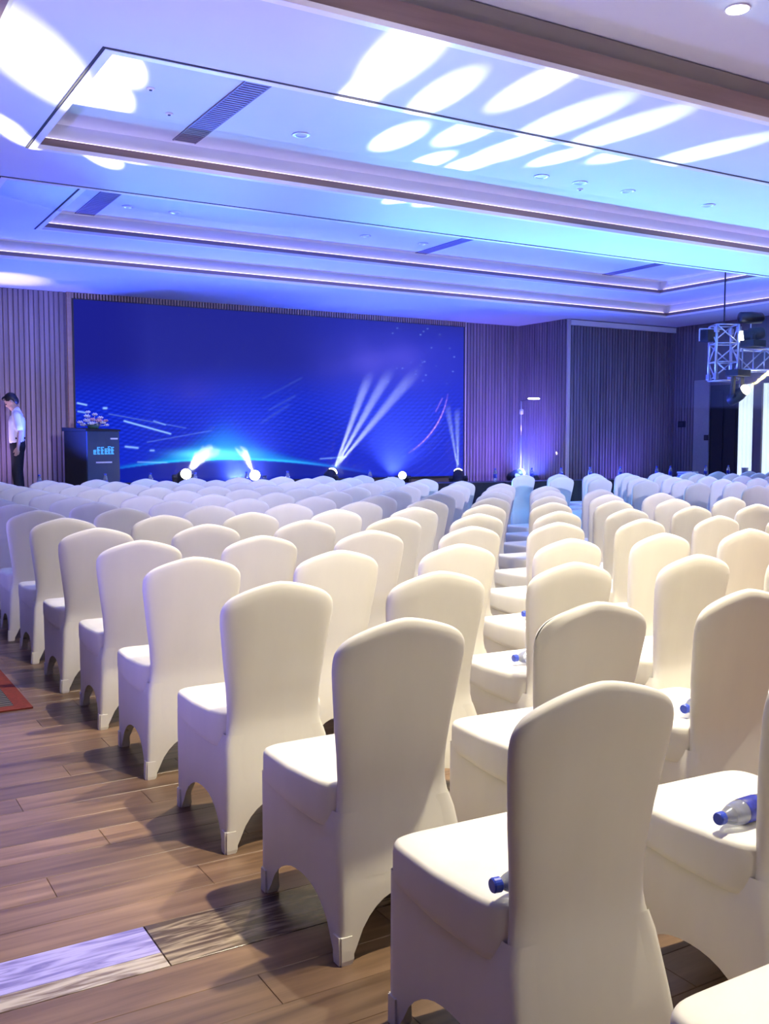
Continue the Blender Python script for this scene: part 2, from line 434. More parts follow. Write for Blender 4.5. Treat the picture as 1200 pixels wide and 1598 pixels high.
# ================================================================== LED SCREEN
def led_screen():
    root = thing('led_screen', ((SCX0 + SCX1) / 2, YF - 0.06, SCZ0), 'wide stage LED screen showing a deep blue planet horizon with cyan glow', 'screen')
    cx = root.location.x
    nx, nz = 620, 250
    X = np.linspace(SCX0, SCX1, nx); Z = np.linspace(SCZ0, SCZ1, nz)
    XX, ZZ = np.meshgrid(X, Z); P = np.stack([XX, np.full_like(XX, YF - 0.08), ZZ], -1)
    v = P - _C; dz = v @ _F; px = 600 + F_PX * (v @ _R) / dz; py = 799 - F_PX * (v @ _U) / dz   # picture content laid out on the panel
    def S(*c): return np.array([srgb(*c)[i] for i in range(3)])
    def sm(a, b, t):
        t = np.clip((t - a) / (b - a), 0, 1); return (t * t * (3 - 2 * t))[..., None]
    C = np.ones(px.shape + (3,)) * S(28, 32, 140)
    C = C * (1 - sm(560, 640, py)) + S(16, 40, 205) * sm(560, 640, py)
    rx = sm(420, 690, px); C = C * (1 - 0.55 * rx) + S(38, 52, 225) * 0.55 * rx
    tr = sm(480, 700, px) * (1 - sm(490, 560, py)); C = C * (1 - 0.6 * tr) + S(40, 40, 120) * 0.6 * tr
    # fine wave lines
    wav = np.sin((py + 0.28 * px + 8 * np.sin(px / 55)) * 0.95) * np.sin((px - 0.5 * py) * 0.35)
    wl = (np.exp(-((py - 665) / 55) ** 2) * 0.28 * wav)[..., None]
    C = np.clip(C * (1 + wl) + np.clip(wl, 0, 1) * S(60, 110, 240) * 0.35, 0, 5)
    # dark planet below the arc
    arc = 716 + ((px - 360) / 160.0) ** 2 * 12
    below = sm(0, 4, py - arc); C = C * (1 - below) + S(14, 30, 165) * below
    # cyan dawn
    up = np.clip((arc - py), 0, None); top = 31 * np.exp(-np.abs((px - 350) / 62.0) ** 1.6) + 2.5
    g = np.where(py <= arc + 2, np.exp(-(up / top) ** 2), 0) * np.exp(-np.abs((px - 345) / 120.0) ** 2.2)
    C = C * (1 - g[..., None]) + S(0, 175, 250) * g[..., None] * 1.05
    core = np.exp(-((px - 330) / 45) ** 2 - ((py - 709) / 7) ** 2)[..., None]; C = C + S(110, 235, 255) * core * 1.3
    rim = np.exp(-((py - arc) / 1.6) ** 2) * np.exp(-np.abs((px - 370) / 130.0) ** 3); C = C + (S(60, 190, 255) * rim[..., None]) * 0.8
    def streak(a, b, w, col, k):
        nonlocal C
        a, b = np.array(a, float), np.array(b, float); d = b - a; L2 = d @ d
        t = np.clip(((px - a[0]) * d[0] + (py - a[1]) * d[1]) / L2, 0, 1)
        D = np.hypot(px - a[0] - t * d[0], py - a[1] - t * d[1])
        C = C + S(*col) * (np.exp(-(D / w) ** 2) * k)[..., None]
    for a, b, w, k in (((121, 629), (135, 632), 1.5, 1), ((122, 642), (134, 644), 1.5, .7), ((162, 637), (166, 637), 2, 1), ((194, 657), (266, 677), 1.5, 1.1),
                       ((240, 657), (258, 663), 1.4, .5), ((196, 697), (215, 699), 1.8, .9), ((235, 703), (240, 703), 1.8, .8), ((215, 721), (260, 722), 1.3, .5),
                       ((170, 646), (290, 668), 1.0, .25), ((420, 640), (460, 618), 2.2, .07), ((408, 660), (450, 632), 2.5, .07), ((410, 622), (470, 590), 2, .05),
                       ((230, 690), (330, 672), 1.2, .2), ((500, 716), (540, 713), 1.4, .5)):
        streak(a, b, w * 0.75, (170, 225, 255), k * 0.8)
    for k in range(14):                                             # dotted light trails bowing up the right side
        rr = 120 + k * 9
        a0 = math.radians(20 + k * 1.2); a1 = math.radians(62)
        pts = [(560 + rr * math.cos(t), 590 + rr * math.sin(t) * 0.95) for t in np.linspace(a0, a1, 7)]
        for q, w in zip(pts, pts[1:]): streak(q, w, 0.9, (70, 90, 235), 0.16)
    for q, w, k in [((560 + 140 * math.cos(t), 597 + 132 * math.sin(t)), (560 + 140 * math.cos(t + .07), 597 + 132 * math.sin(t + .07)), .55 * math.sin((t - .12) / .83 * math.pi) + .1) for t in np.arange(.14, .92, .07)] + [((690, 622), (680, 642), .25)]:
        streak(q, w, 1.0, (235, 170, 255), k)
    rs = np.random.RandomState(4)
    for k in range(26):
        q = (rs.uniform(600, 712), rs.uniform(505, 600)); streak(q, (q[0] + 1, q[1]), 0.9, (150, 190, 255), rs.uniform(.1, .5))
    # violet glow of the stage beams, painted into the picture
    beam_glow = np.exp(-((px - 600) / 75) ** 2 - ((py - 565) / 34) ** 2) * (0.75 + 0.25 * np.sin(px / 17 + py / 23) * np.cos(px / 31 - py / 13))
    C = C * (1 - 0.35 * beam_glow[..., None]) + S(95, 85, 205) * 0.6 * beam_glow[..., None]
    beam_glow = np.exp(-((px - 300) / 38) ** 2 - ((py - 612) / 24) ** 2); C = C * (1 - 0.25 * beam_glow[..., None]) + S(75, 65, 185) * 0.25 * beam_glow[..., None]
    C = np.clip(C, 0, 3)
    co = np.stack([XX - cx, np.full_like(XX, -0.02), ZZ - SCZ0], -1).reshape(-1, 3)
    i = np.arange((nx - 1) * (nz - 1)); r, c = i // (nx - 1), i % (nx - 1); q0 = r * nx + c
    faces = np.stack([q0, q0 + 1, q0 + nx + 1, q0 + nx], 1)
    me = bpy.data.meshes.new('display')
    me.vertices.add(nx * nz); me.vertices.foreach_set('co', co.ravel().astype(np.float32))
    nf = len(faces); me.loops.add(nf * 4); me.loops.foreach_set('vertex_index', faces.ravel().astype(np.int32))
    me.polygons.add(nf); me.polygons.foreach_set('loop_start', (np.arange(nf) * 4).astype(np.int32))
    me.update(calc_edges=True)
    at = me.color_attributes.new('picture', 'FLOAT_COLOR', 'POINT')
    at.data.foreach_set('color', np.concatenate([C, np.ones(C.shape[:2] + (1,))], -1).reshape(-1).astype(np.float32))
    m = bpy.data.materials.new('screen_picture'); m.use_nodes = True; nt = m.node_tree; b = nt.nodes['Principled BSDF']
    b.inputs['Base Color'].default_value = (0.0008, 0.0008, 0.001, 1); b.inputs['Roughness'].default_value = 0.6; b.inputs['Specular IOR Level'].default_value = 0.0
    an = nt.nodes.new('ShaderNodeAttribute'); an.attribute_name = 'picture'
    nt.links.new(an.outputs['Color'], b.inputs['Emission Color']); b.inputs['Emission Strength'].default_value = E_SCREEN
    m.cycles.emission_sampling = 'NONE'
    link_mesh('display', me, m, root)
    hw = (SCX1 - SCX0) / 2; H = SCZ1 - SCZ0
    boxes('bezel', [(-hw - 0.03, hw + 0.03, -0.035, 0.05, -0.04, 0.0), (-hw - 0.03, -hw, -0.035, 0.05, 0, H), (hw, hw + 0.03, -0.035, 0.05, 0, H), (-hw - 0.03, hw + 0.03, -0.035, 0.05, H, H + 0.015)], 'black', root)
    box('backing', -hw, hw, -0.018, 0.05, 0, H, 'black', root)
    return root
led_screen()

# ================================================================== CHAIRS
def interp(x, xs, ys): return float(np.interp(x, xs, ys))
WZ = [0.36, 0.42, 0.48, 0.56, 0.66, 0.76, 0.83, 0.87, 0.96]
WW = [0.198, 0.186, 0.182, 0.188, 0.201, 0.215, 0.225, 0.228, 0.226]
YZ = [0.0, 0.10, 0.20, 0.30, 0.38, 0.44, 0.52, 0.65, 0.80, 0.96]
YY = [-0.085, -0.072, -0.054, -0.030, -0.010, 0.0, -0.002, -0.016, -0.040, -0.068]
def chair_meshes(wrinkle=False):
    out = {}
    # --- backrest
    bm = bmesh.new(); ns, ntt, T, z0 = 24, 24, 0.052, 0.22
    S_ = [math.sin(math.pi / 2 * (2 * i / ns - 1)) for i in range(ns + 1)]
    T_ = [(j / ntt) ** 0.9 for j in range(ntt)] + [0.985, 0.995, 1.0]; ntt = len(T_) - 1
    rows = {}
    for side in (0, 1):
        for j, t in enumerate(T_):
            for i, s in enumerate(S_):
                a = abs(s)
                zt = 0.957 - 0.040 * (math.sqrt(a * a + 0.012) - 0.11) - 0.028 * a ** 2.5 - 0.030 * a ** 14
                z = z0 + (zt - z0) * t
                w = (interp(z, WZ, WW) if z >= 0.40 else 0.236 + (interp(z, WZ, WW) - 0.236) * (z / 0.40) ** 1.3 - 0.001) * (1 - 0.03 * t ** 20)
                e = math.sqrt(max(0, 1 - a ** 9)) * math.sqrt(max(0, 1 - t ** 34))
                th = T * (0.55 + 0.45 * min(1, (z - z0) / 0.10)) if side == 0 else T
                yc = interp(z, YZ, YY) + T / 2 - (0.0002 + 0.0006 * min(1, (z - 0.22) / 0.06) if z < 0.40 else 0)
                y = yc - T / 2 * e if side == 0 else yc + T / 2 * e * (1.0 + 0.25 * math.exp(-((z - 0.62) / 0.2) ** 2))
                if wrinkle and side == 0:
                    y -= 0.004 * math.sin((s * 0.35 + (zt - z) * 9) * 14) * math.exp(-((zt - z) / 0.05) ** 2) * max(0, 0.5 - s)
                rows[(side, j, i)] = bm.verts.new((s * w, y, z))
    for side in (0, 1):
        for j in range(ntt):
            for i in range(ns):
                q = [rows[(side, j, i)], rows[(side, j, i + 1)], rows[(side, j + 1, i + 1)], rows[(side, j + 1, i)]]
                bm.faces.new(q if side == 0 else q[::-1])
    bmesh.ops.remove_doubles(bm, verts=bm.verts, dist=2e-4)
    out['backrest'] = bm
    # --- seat
    bm = bmesh.new(); n = 44; rings = []
    for sc, z in ((0.965, 0.378), (0.985, 0.384), (0.995, 0.40), (0.995, 0.45), (0.988, 0.464), (0.972, 0.473), (0.94, 0.4775), (0.82, 0.4805), (0.55, 0.482), (0.25, 0.483)):
        ring = []
        for i in range(n):
            t = 2 * math.pi * i / n; c, s = math.cos(t), math.sin(t); k = 2 / 8.0
            x = 0.243 * sc * math.copysign(abs(c) ** k, c); y = 0.252 + 0.232 * sc * math.copysign(abs(s) ** k, s)
            x *= 0.85 + 0.15 * min(1, max(0, (y - 0.02) / 0.22)) ** 0.7
            zz = z - 0.035 * max(0, 1 - (y - 0.02) / 0.46) * (1 if z < 0.41 else 0)
            ring.append(bm.verts.new((x, y, zz)))
        rings.append(ring)
    for A, B in zip(rings, rings[1:]):
        for i in range(n): bm.faces.new((A[i], A[(i + 1) % n], B[(i + 1) % n], B[i]))
    bm.faces.new(rings[-1])
    out['seat'] = bm
    # --- skirt of the cover, stretched between the four feet with an arch on every side
    bm = bmesh.new(); M, K = 20, 9; ztop = 0.40
    FX, RX = 0.232, 0.236
    def corner(c, z):
        k = z / ztop
        rear_y = interp(z, YZ, YY)
        xr = RX + (interp(z, WZ, WW) - RX) * max(0, k) ** 1.3
        xf = FX + 0.002 * k; yf = 0.478 - 0.006 * k
        return {0: (-xr, rear_y), 1: (xr, rear_y), 2: (xf, yf), 3: (-xf, yf)}[c]
    rings = [[] for _ in range(K + 1)]
    for side in range(4):
        for m_ in range(M):
            u = m_ / M; u = u + 0.06 * math.sin(2 * math.pi * u) * -0.6
            fw = 0.105
            if u < fw or u > 1 - fw: hem = 0.004
            else:
                q = (u - fw) / (1 - 2 * fw); hem = 0.004 + (0.165 if side in (0, 2) else 0.155) * max(0.0, 1 - abs(2 * q - 1) ** 2.3) ** 0.62
            for k in range(K + 1):
                z = hem + (ztop - hem) * (k / K)
                A, B = corner(side, z), corner((side + 1) % 4, z)
                x, y = A[0] + (B[0] - A[0]) * u, A[1] + (B[1] - A[1]) * u
                bow = 4 * u * (1 - u) * ((max(0, 1 - z / 0.22) ** 1.4 * 0.012) if side == 0 else (1 - z / ztop) ** 1.4 * 0.022)
                nx_, ny_ = ((0, 1), (-1, 0), (0, -1), (1, 0))[side]
                # soften the vertical edges
                ce = max(0, 1 - min(u, 1 - u) / 0.05)
                cxs, cys = (A[0], A[1]) if u < 0.5 else (B[0], B[1])
                x += nx_ * bow - 0.006 * ce * math.copysign(1, cxs); y += ny_ * bow + 0.006 * ce * (1 if cys < 0.2 else -1)
                rings[k].append(bm.verts.new((x, y, z)))
    n = len(rings[0])
    for A, B in zip(rings, rings[1:]):
        for i in range(n): bm.faces.new((A[i], A[(i + 1) % n], B[(i + 1) % n], B[i]))
    out['skirt'] = bm
    # --- reinforced foot pockets
    feet = []
    for c in range(4):
        bm = bmesh.new(); x, y = corner(c, 0.0); x2, y2 = corner(c, 0.075)
        sx, sy = (1 if x > 0 else -1), (1 if y > 0.2 else -1)
        def rect(cx, cy, z, d): return [bm.verts.new(p) for p in ((cx + sx * 0.0008, cy + sy * 0.0008, z), (cx - sx * d, cy + sy * 0.0008, z), (cx - sx * d, cy - sy * d, z), (cx + sx * 0.0008, cy - sy * d, z))]
        R0 = rect(x, y, 0.0, 0.044); R1 = rect(x, y, 0.012, 0.048); R2 = rect(x2, y2, 0.075, 0.046)
        for A, B in ((R0, R1), (R1, R2)):
            for i in range(4): bm.faces.new((A[i], A[(i + 1) % 4], B[(i + 1) % 4], B[i]))
        bm.faces.new(R0[::-1]); bm.faces.new(R2)
        bmesh.ops.recalc_face_normals(bm, faces=bm.faces)
        bmesh.ops.bevel(bm, geom=[e for e in bm.edges if abs(e.verts[0].co.z - e.verts[1].co.z) > 0.005], offset=0.006, segments=2, affect='EDGES')
        feet.append(bm)
    out['foot_pocket'] = feet
    return out
def finish(bm, name, smooth=True, angle=None):
    bmesh.ops.recalc_face_normals(bm, faces=bm.faces); bm.normal_update()
    me = bpy.data.meshes.new(name); bm.to_mesh(me); bm.free()
    me.materials.append(MATS['cover'])
    if smooth: me.shade_smooth()
    return me
_cm = chair_meshes()
CH = [('backrest', finish(_cm['backrest'], 'backrest')), ('seat', finish(_cm['seat'], 'seat')), ('skirt', finish(_cm['skirt'], 'skirt'))]
CH += [('foot_pocket', finish(b, 'foot_pocket', False)) for b in _cm['foot_pocket']]
_cw = chair_meshes(True)
BACK_W = finish(_cw['backrest'], 'backrest')
for k_ in ('seat', 'skirt'): _cw[k_].free()
for b in _cw['foot_pocket']: b.free()

def chair(x, y, rz, label, group, wrinkled=False):
    root = thing('banquet_chair', (x, y, 0), label, 'chair', group, rz)
    for nm, me in CH:
        o = bpy.data.objects.new(nm, BACK_W if (wrinkled and nm == 'backrest') else me); COL.objects.link(o); o.parent = root
    return root
def in_frame(x, y, margin=0):
    pts = [(x + a, y + b, c) for a in (-0.24, 0.24) for b in (-0.08, 0.48) for c in (0.0, 0.48)] + [(x + a, y - 0.03, 0.94) for a in (-0.2, 0.2)]
    P = [proj(p) for p in pts]
    if min(p[2] for p in P) < 0.1: return False
    return max(p[0] for p in P) > -margin and min(p[0] for p in P) < 1200 + margin and max(p[1] for p in P) > 0 and min(p[1] for p in P) < 1598
def row_y(n, x): return 1.56 + 0.865 * n - 0.09 * (x - 1.5)
rj = random.Random(11)
CHAIRS = {}
for n in range(-1, 15):
    for c in range(10):
        x = 1.49 + 0.655 * c; y = row_y(n, x)
        if n == 0 and c == 0: x -= 0.05
        x += rj.uniform(-0.015, 0.015); y += rj.uniform(-0.02, 0.02)
        rz = math.radians(rj.uniform(-2.5, 1.5) - 1.5)
        if not in_frame(x, y): continue
        if n == -1:
            lab = 'white covered chair of which only the seat corner shows at bottom right'
        elif c == 0:
            lab = f'white covered chair on the left aisle, {ordinal(n + 1)} row from the camera'
        elif c == 9:
            lab = f'white covered chair on the middle aisle, {ordinal(n + 1)} row from the camera'
        else:
            lab = f'white covered chair, {ordinal(n + 1)} row from the camera, {ordinal(c + 1)} from the left aisle'
        CHAIRS[(n, c)] = chair(x, y, rz, lab, 'covered chairs in the left block', wrinkled=((n, c) == (1, 1)))
for n in range(6, 14):
    for c in range(12):
        x = 9.65 + 0.665 * c; y = row_y(n, x)
        x += rj.uniform(-0.03, 0.03); y += rj.uniform(-0.03, 0.03)
        rz = math.radians(rj.uniform(-3, 2) - 2)
        if x > 16.8 or not in_frame(x, y): continue
        if c == 0: lab = f'bluish white chair of the right block on the middle aisle, {ordinal(14 - n)} row from the stage'
        else: lab = f'bluish white chair of the right block, {ordinal(14 - n)} row from stage, {ordinal(c + 1)} from middle aisle'
        CHAIRS[(n, 100 + c)] = chair(x, y, rz, lab, 'covered chairs in the right block')

# ================================================================== WATER BOTTLES
def bottle_meshes():
    bm = bmesh.new(); lathe(bm, [(0.026, 0.0), (0.031, 0.004), (0.031, 0.03), (0.029, 0.04), (0.031, 0.05), (0.031, 0.135), (0.028, 0.155), (0.018, 0.182), (0.0125, 0.192), (0.0125, 0.205)], 18)
    body = bpy.data.meshes.new('body'); bm.normal_update(); bm.to_mesh(body); bm.free(); body.materials.append(MATS['bottle_clear']); body.shade_smooth()
    bm = bmesh.new(); lathe(bm, [(0.0315, 0.062), (0.0322, 0.063), (0.0322, 0.122), (0.0315, 0.123)], 18)
    lab = bpy.data.meshes.new('label'); bm.normal_update(); bm.to_mesh(lab); bm.free(); lab.materials.append(MATS['label_blue']); lab.shade_smooth()
    bm = bmesh.new(); lathe(bm, [(0.0145, 0.194), (0.0165, 0.196), (0.0165, 0.212), (0.0145, 0.2155)], 18)
    cap = bpy.data.meshes.new('cap'); bm.normal_update(); bm.to_mesh(cap); bm.free(); cap.materials.append(MATS['cap_blue'])
    return [('body', body), ('paper_label', lab), ('cap', cap)]
BM_ = bottle_meshes()
def bottle(loc, label, group, lying=None, s=1.0):
    root = thing('water_bottle', loc, label, 'bottle', group)
    root.scale = (s, s, s)
    if lying is not None:
        d = Vector(lying).normalized(); root.rotation_euler = d.to_track_quat('Z', 'Y').to_euler()
    for nm, me in BM_:
        o = bpy.data.objects.new(nm, me); COL.objects.link(o); o.parent = root
    return root
SEAT_Z = 0.4825 + 0.033
def seat_bottle(px, py, d, label, s=1.0):
    p = onz(px, py, SEAT_Z); d = Vector(d).normalized()        # cap end sits at the pixel
    base = p - d * 0.205 * s
    bottle(base, label, 'water bottles lying on seats', d, s)
seat_bottle(774, 1381, (-1.0, 0.12, 0), 'blue capped water bottle on the seat of the nearest aisle chair', 1.0)
seat_bottle(1124, 1277, (-1.0, -0.05, 0), 'blue labelled water bottle lying on the seat at the right edge', 1.0)
seat_bottle(804, 1027, (-1.0, 0.1, 0), 'water bottle with blue cap on third row seat left of a chair back')
seat_bottle(818, 958, (-1.0, 0.1, 0), 'water bottle with blue cap on fourth row seat beside a chair back')
seat_bottle(1069, 1106, (-1.0, -0.2, 0), 'water bottle with blue cap on second row seat toward the right edge')

# ================================================================== FRONT TABLES
TSL = -0.09; TANG = math.atan(TSL)
def table_y(x): return 14.75 + TSL * (x - 4)
def table_x_at(px):                                   # where the view through this column meets the table line
    d = ray(px, 740); k = d[1] / d[0]
    return (14.75 - TSL * 4) / (k - TSL)
tabs = []
for k in range(7):
    cx = 3.75 + 2.0 * k
    pos = ['at the far left, below the lectern', 'second from the left, before the cyan glow', 'third from the left, before the three-beam lamp', 'before the right half of the screen',
           'at the right end of the screen', 'before the stepped wall right of the stage', 'at the far right, by the window'][k]
    t = thing('front_table', (cx, table_y(cx), 0), f'black cloth covered front table {pos}', 'table', 'front row tables', TANG)
    box('table_top', -0.985, 0.985, -0.26, 0.26, 0.735, 0.755, 'stage_top', t, 0.004)
    bm = bmesh.new(); ring = []
    per = []
    for (a, b) in (((-0.99, -0.265), (0.99, -0.265)), ((0.99, -0.265), (0.99, 0.265)), ((0.99, 0.265), (-0.99, 0.265)), ((-0.99, 0.265), (-0.99, -0.265))):
        L_ = math.hypot(b[0] - a[0], b[1] - a[1]); n_ = int(L_ / 0.045)
        nrm = Vector((b[1] - a[1], a[0] - b[0])) / L_
        for i in range(n_):
            u = i / n_; w = 0.010 * math.sin(i * 1.6)
            per.append((a[0] + (b[0] - a[0]) * u, a[1] + (b[1] - a[1]) * u, nrm, w))
    top = [bm.verts.new((p[0], p[1], 0.75)) for p in per]; bot = [bm.verts.new((p[0] + p[2].x * p[3], p[1] + p[2].y * p[3], 0.006)) for p in per]
    for i in range(len(per)): bm.faces.new((bot[i], bot[(i + 1) % len(per)], top[(i + 1) % len(per)], top[i]))
    from_bm('cloth_skirt', bm, 'black_cloth', t, True)
    for sx in (-0.9, 0.9):
        for sy in (-0.2, 0.2): box('leg', sx - 0.015, sx + 0.015, sy - 0.015, sy + 0.015, 0.0, 0.735, 'steel_dark', t)
bx_px = [60, 163, 233, 303, 383, 447, 575, 770, 827, 873, 918, 965, 1022, 1043, 1098, 1133]
where = ['right of the man in the white shirt', 'in front of the lectern', 'just right of the lectern', 'beside the leftmost stage lamp', 'beside the second stage lamp', 'between the second and third stage lamps',
         'right of the three-beam stage lamp', 'below the purple wall right of the screen', 'at the foot of the lamp stand', 'left of the step in the wall', 'right of the step in the wall', 'under the middle of the right wall panel',
         'left of the stack of papers', 'touching the stack of papers on its left', 'in front of the grey pier', 'in front of the black door']
for px_, w_ in zip(bx_px, where):
    x = table_x_at(px_); bottle((x, table_y(x) - 0.05, 0.756), f'water bottle standing on the front tables {w_}', 'bottles on the front tables', s=1.1)
# papers and a cup at the right end
x = table_x_at(1073)
for k in range(3):
    b_ = box('paper_stack', -0.17, 0.17, -0.12, 0.12, 0, 0.035, 'paper', None, 0.004)
    b_.location = (x + 0.02 * (k % 2), table_y(x), 0.756 + k * 0.043); b_.rotation_euler.z = TANG + 0.05 * (k - 1)
    tag(b_, f'white bundle of papers on the right front table, {["lowest", "middle", "topmost"][k]} of its pile', 'papers', 'paper bundles on the front table')
    box('band', -0.03, 0.03, -0.1215, 0.1215, -0.001, 0.036, 'label_blue', b_)
    if k < 2:
        box('spacer', -0.16, 0.16, -0.11, 0.11, 0.035, 0.043, 'label_blue', b_)
x = 16.62
bm = bmesh.new(); lathe(bm, [(0.036, 0), (0.046, 0.12), (0.049, 0.122), (0.043, 0.122), (0.034, 0.006)], 18)
o = from_bm('paper_cup', bm, 'cup', None, True); o.location = (x, table_y(x) - 0.06, 0.756); o.scale = (1.5, 1.5, 1.5)
tag(o, 'white paper cup at the right end of the front tables', 'cup')

# ================================================================== LECTERN AND FLOWERS
def lectern():
    ang = math.radians(28)
    c = Vector((4.17, 16.55, 0.5))
    r = thing('lectern', c, 'black sided lectern with blue grey front panel and cyan lettering', 'lectern', None, ang)
    w, d, h = 0.35, 0.27, 1.17
    box('body', -w, w, -d + 0.02, d, 0.03, h - 0.03, 'black', r, 0.008)
    box('plinth', -w - 0.02, w + 0.02, -d - 0.005, d + 0.02, 0, 0.03, 'black', r, 0.004)
    bm = bmesh.new(); vv = bbox(bm, -w - 0.02, w + 0.02, -d - 0.01, d + 0.02, h - 0.03, h)
    for v in vv[4:]:
        if v.co.y > 0: v.co.z += 0.03
    from_bm('top', bm, 'black', r)
    fp = box('front_panel', -w + 0.005, w - 0.005, -d - 0.004, -d + 0.02, 0.04, h - 0.035, 'lectern_front', r, 0.004)
    # lettering: blocky strokes, as illegible as in the photograph
    rnd = random.Random(5); L = []; y0, y1 = -d - 0.008, -d - 0.003
    for gx, hh in ((-0.19, 0.075), (-0.11, 0.12), (-0.03, 0.12), (0.05, 0.095), (0.12, 0.13), (0.19, 0.12)):
        zb = 0.76
        L += [(gx - 0.03, gx - 0.018, y0, y1, zb, zb + hh), (gx - 0.03, gx + 0.03, y0, y1, zb + hh - 0.012, zb + hh), (gx - 0.03, gx + 0.028, y0, y1, zb + hh * 0.5, zb + hh * 0.5 + 0.012)]
        L += [(gx - 0.002, gx + 0.010, y0, y1, zb, zb + hh * 0.8), (gx - 0.03, gx + 0.03, y0, y1, zb, zb + 0.012)]
    boxes('lettering', L, 'lectern_glyph', fp)
    L = []
    for k in range(14): L.append((-0.17 + k * 0.025, -0.17 + k * 0.025 + 0.018, y0, y1, 0.615, 0.640))
    boxes('lettering', L, 'white_print', fp)
    box('name_plate', 0.15, 0.31, y0, y1, 1.005, 1.030, 'white_print', fp)
    return r, c, h, ang
lec, lc, lh, lang = lectern()
def flowers():
    r = thing('flower_arrangement', lc + Vector((0.02, -0.03, lh + 0.012)), 'bouquet of white and pink flowers on top of the lectern', 'flowers')
    bm = bmesh.new(); lathe(bm, [(0.07, 0), (0.09, 0.02), (0.10, 0.05), (0.085, 0.052)], 14); from_bm('bowl', bm, 'leaf', r, True)
    rnd = random.Random(8)
    spec = [(-0.22, 0.10, .045, 'w'), (-0.15, 0.06, .05, 'w'), (-0.11, 0.20, .05, 'w'), (-0.10, 0.13, .055, 'w'), (-0.05, 0.08, .055, 'w'), (-0.09, 0.27, .04, 'w'), (0.0, 0.15, .05, 'p'), (0.02, 0.23, .045, 'w'),
            (0.04, 0.07, .06, 'w'), (0.09, 0.13, .06, 'p'), (0.12, 0.18, .045, 'w'), (0.16, 0.10, .05, 'w'), (0.20, 0.13, .04, 'p'), (0.23, 0.06, .04, 'w')]
    for x, z, s, k in spec:
        bm = bmesh.new(); y = rnd.uniform(-0.06, 0.06)
        for layer, (n, rr, up) in enumerate(((6, 0.62, 0.0), (4, 0.30, 0.32))):
            for i in range(n):
                a = 2 * math.pi * i / n + layer * 0.5
                M = Matrix.Translation((x + math.cos(a) * s * rr, y + math.sin(a) * s * rr, z + s * up)) @ Matrix.Rotation(a, 4, 'Z') @ Matrix.Rotation(-0.6, 4, 'Y') @ Matrix.Diagonal((s * 0.62, s * 0.42, s * 0.30, 1))
                bmesh.ops.create_icosphere(bm, subdivisions=1, radius=1, matrix=M)
        tube(bm, (x, y, z), (x * 0.3, y * 0.3, 0.04), 0.004, n=5)
        from_bm('blossom', bm, 'petal_white' if k == 'w' else 'petal_pink', r, True)
    for i in range(14):
        a = 2 * math.pi * i / 14; bm = bmesh.new(); R_ = 0.15 + 0.05 * rnd.random(); dx, dy = math.cos(a), math.sin(a) * 0.6
        P = [(0.05 * dx, 0.05 * dy, 0.04), (R_ * .6 * dx - .03 * dy, R_ * .6 * dy + .03 * dx, 0.09), (R_ * dx, R_ * dy, 0.05), (R_ * .6 * dx + .03 * dy, R_ * .6 * dy - .03 * dx, 0.085)]
        q = [bm.verts.new(v) for v in P]; bm.faces.new(q); from_bm('leaf', bm, 'leaf', r)
flowers()

# ================================================================== THE MAN ON THE STAGE
def capsules(lst, extra=None, voxel=0.012, smooth=2):
    bm = bmesh.new()
    for a, b, r0, r1 in lst:
        a, b = Vector(a), Vector(b); M = frame_to(b - a) if (b - a).length > 1e-5 else Matrix.Identity(3); L = (b - a).length; n = 12; rings = []
        prof = [(r0 * math.cos(t), -r0 * math.sin(t)) for t in (1.45, 1.0, 0.5)] + [(r0, 0), (r1, L)] + [(r1 * math.cos(t), L + r1 * math.sin(t)) for t in (0.5, 1.0, 1.45)]
        for r, h in prof: rings.append([bm.verts.new(a + M @ Vector((r * math.cos(2 * math.pi * i / n), r * math.sin(2 * math.pi * i / n), h))) for i in range(n)])
        for A, B in zip(rings, rings[1:]):
            for i in range(n): bm.faces.new((A[i], A[(i + 1) % n], B[(i + 1) % n], B[i]))
        bm.faces.new(rings[0][::-1]); bm.faces.new(rings[-1])
    for c, s, rot in (extra or []):
        M = Matrix.Translation(c) @ rot.to_4x4() @ Matrix.Diagonal((*s, 1))
        bmesh.ops.create_uvsphere(bm, u_segments=16, v_segments=12, radius=1, matrix=M)
    me = bpy.data.meshes.new('tmp'); bm.to_mesh(me); bm.free()
    o = bpy.data.objects.new('tmp', me); COL.objects.link(o)
    md = o.modifiers.new('r', 'REMESH'); md.mode = 'VOXEL'; md.voxel_size = voxel
    ms = o.modifiers.new('s', 'SMOOTH'); ms.iterations = smooth; ms.factor = 0.5
    dg = bpy.context.evaluated_depsgraph_get(); me2 = bpy.data.meshes.new_from_object(o.evaluated_get(dg))
    bpy.data.objects.remove(o); bpy.data.meshes.remove(me)
    me2.materials.clear()
    return me2
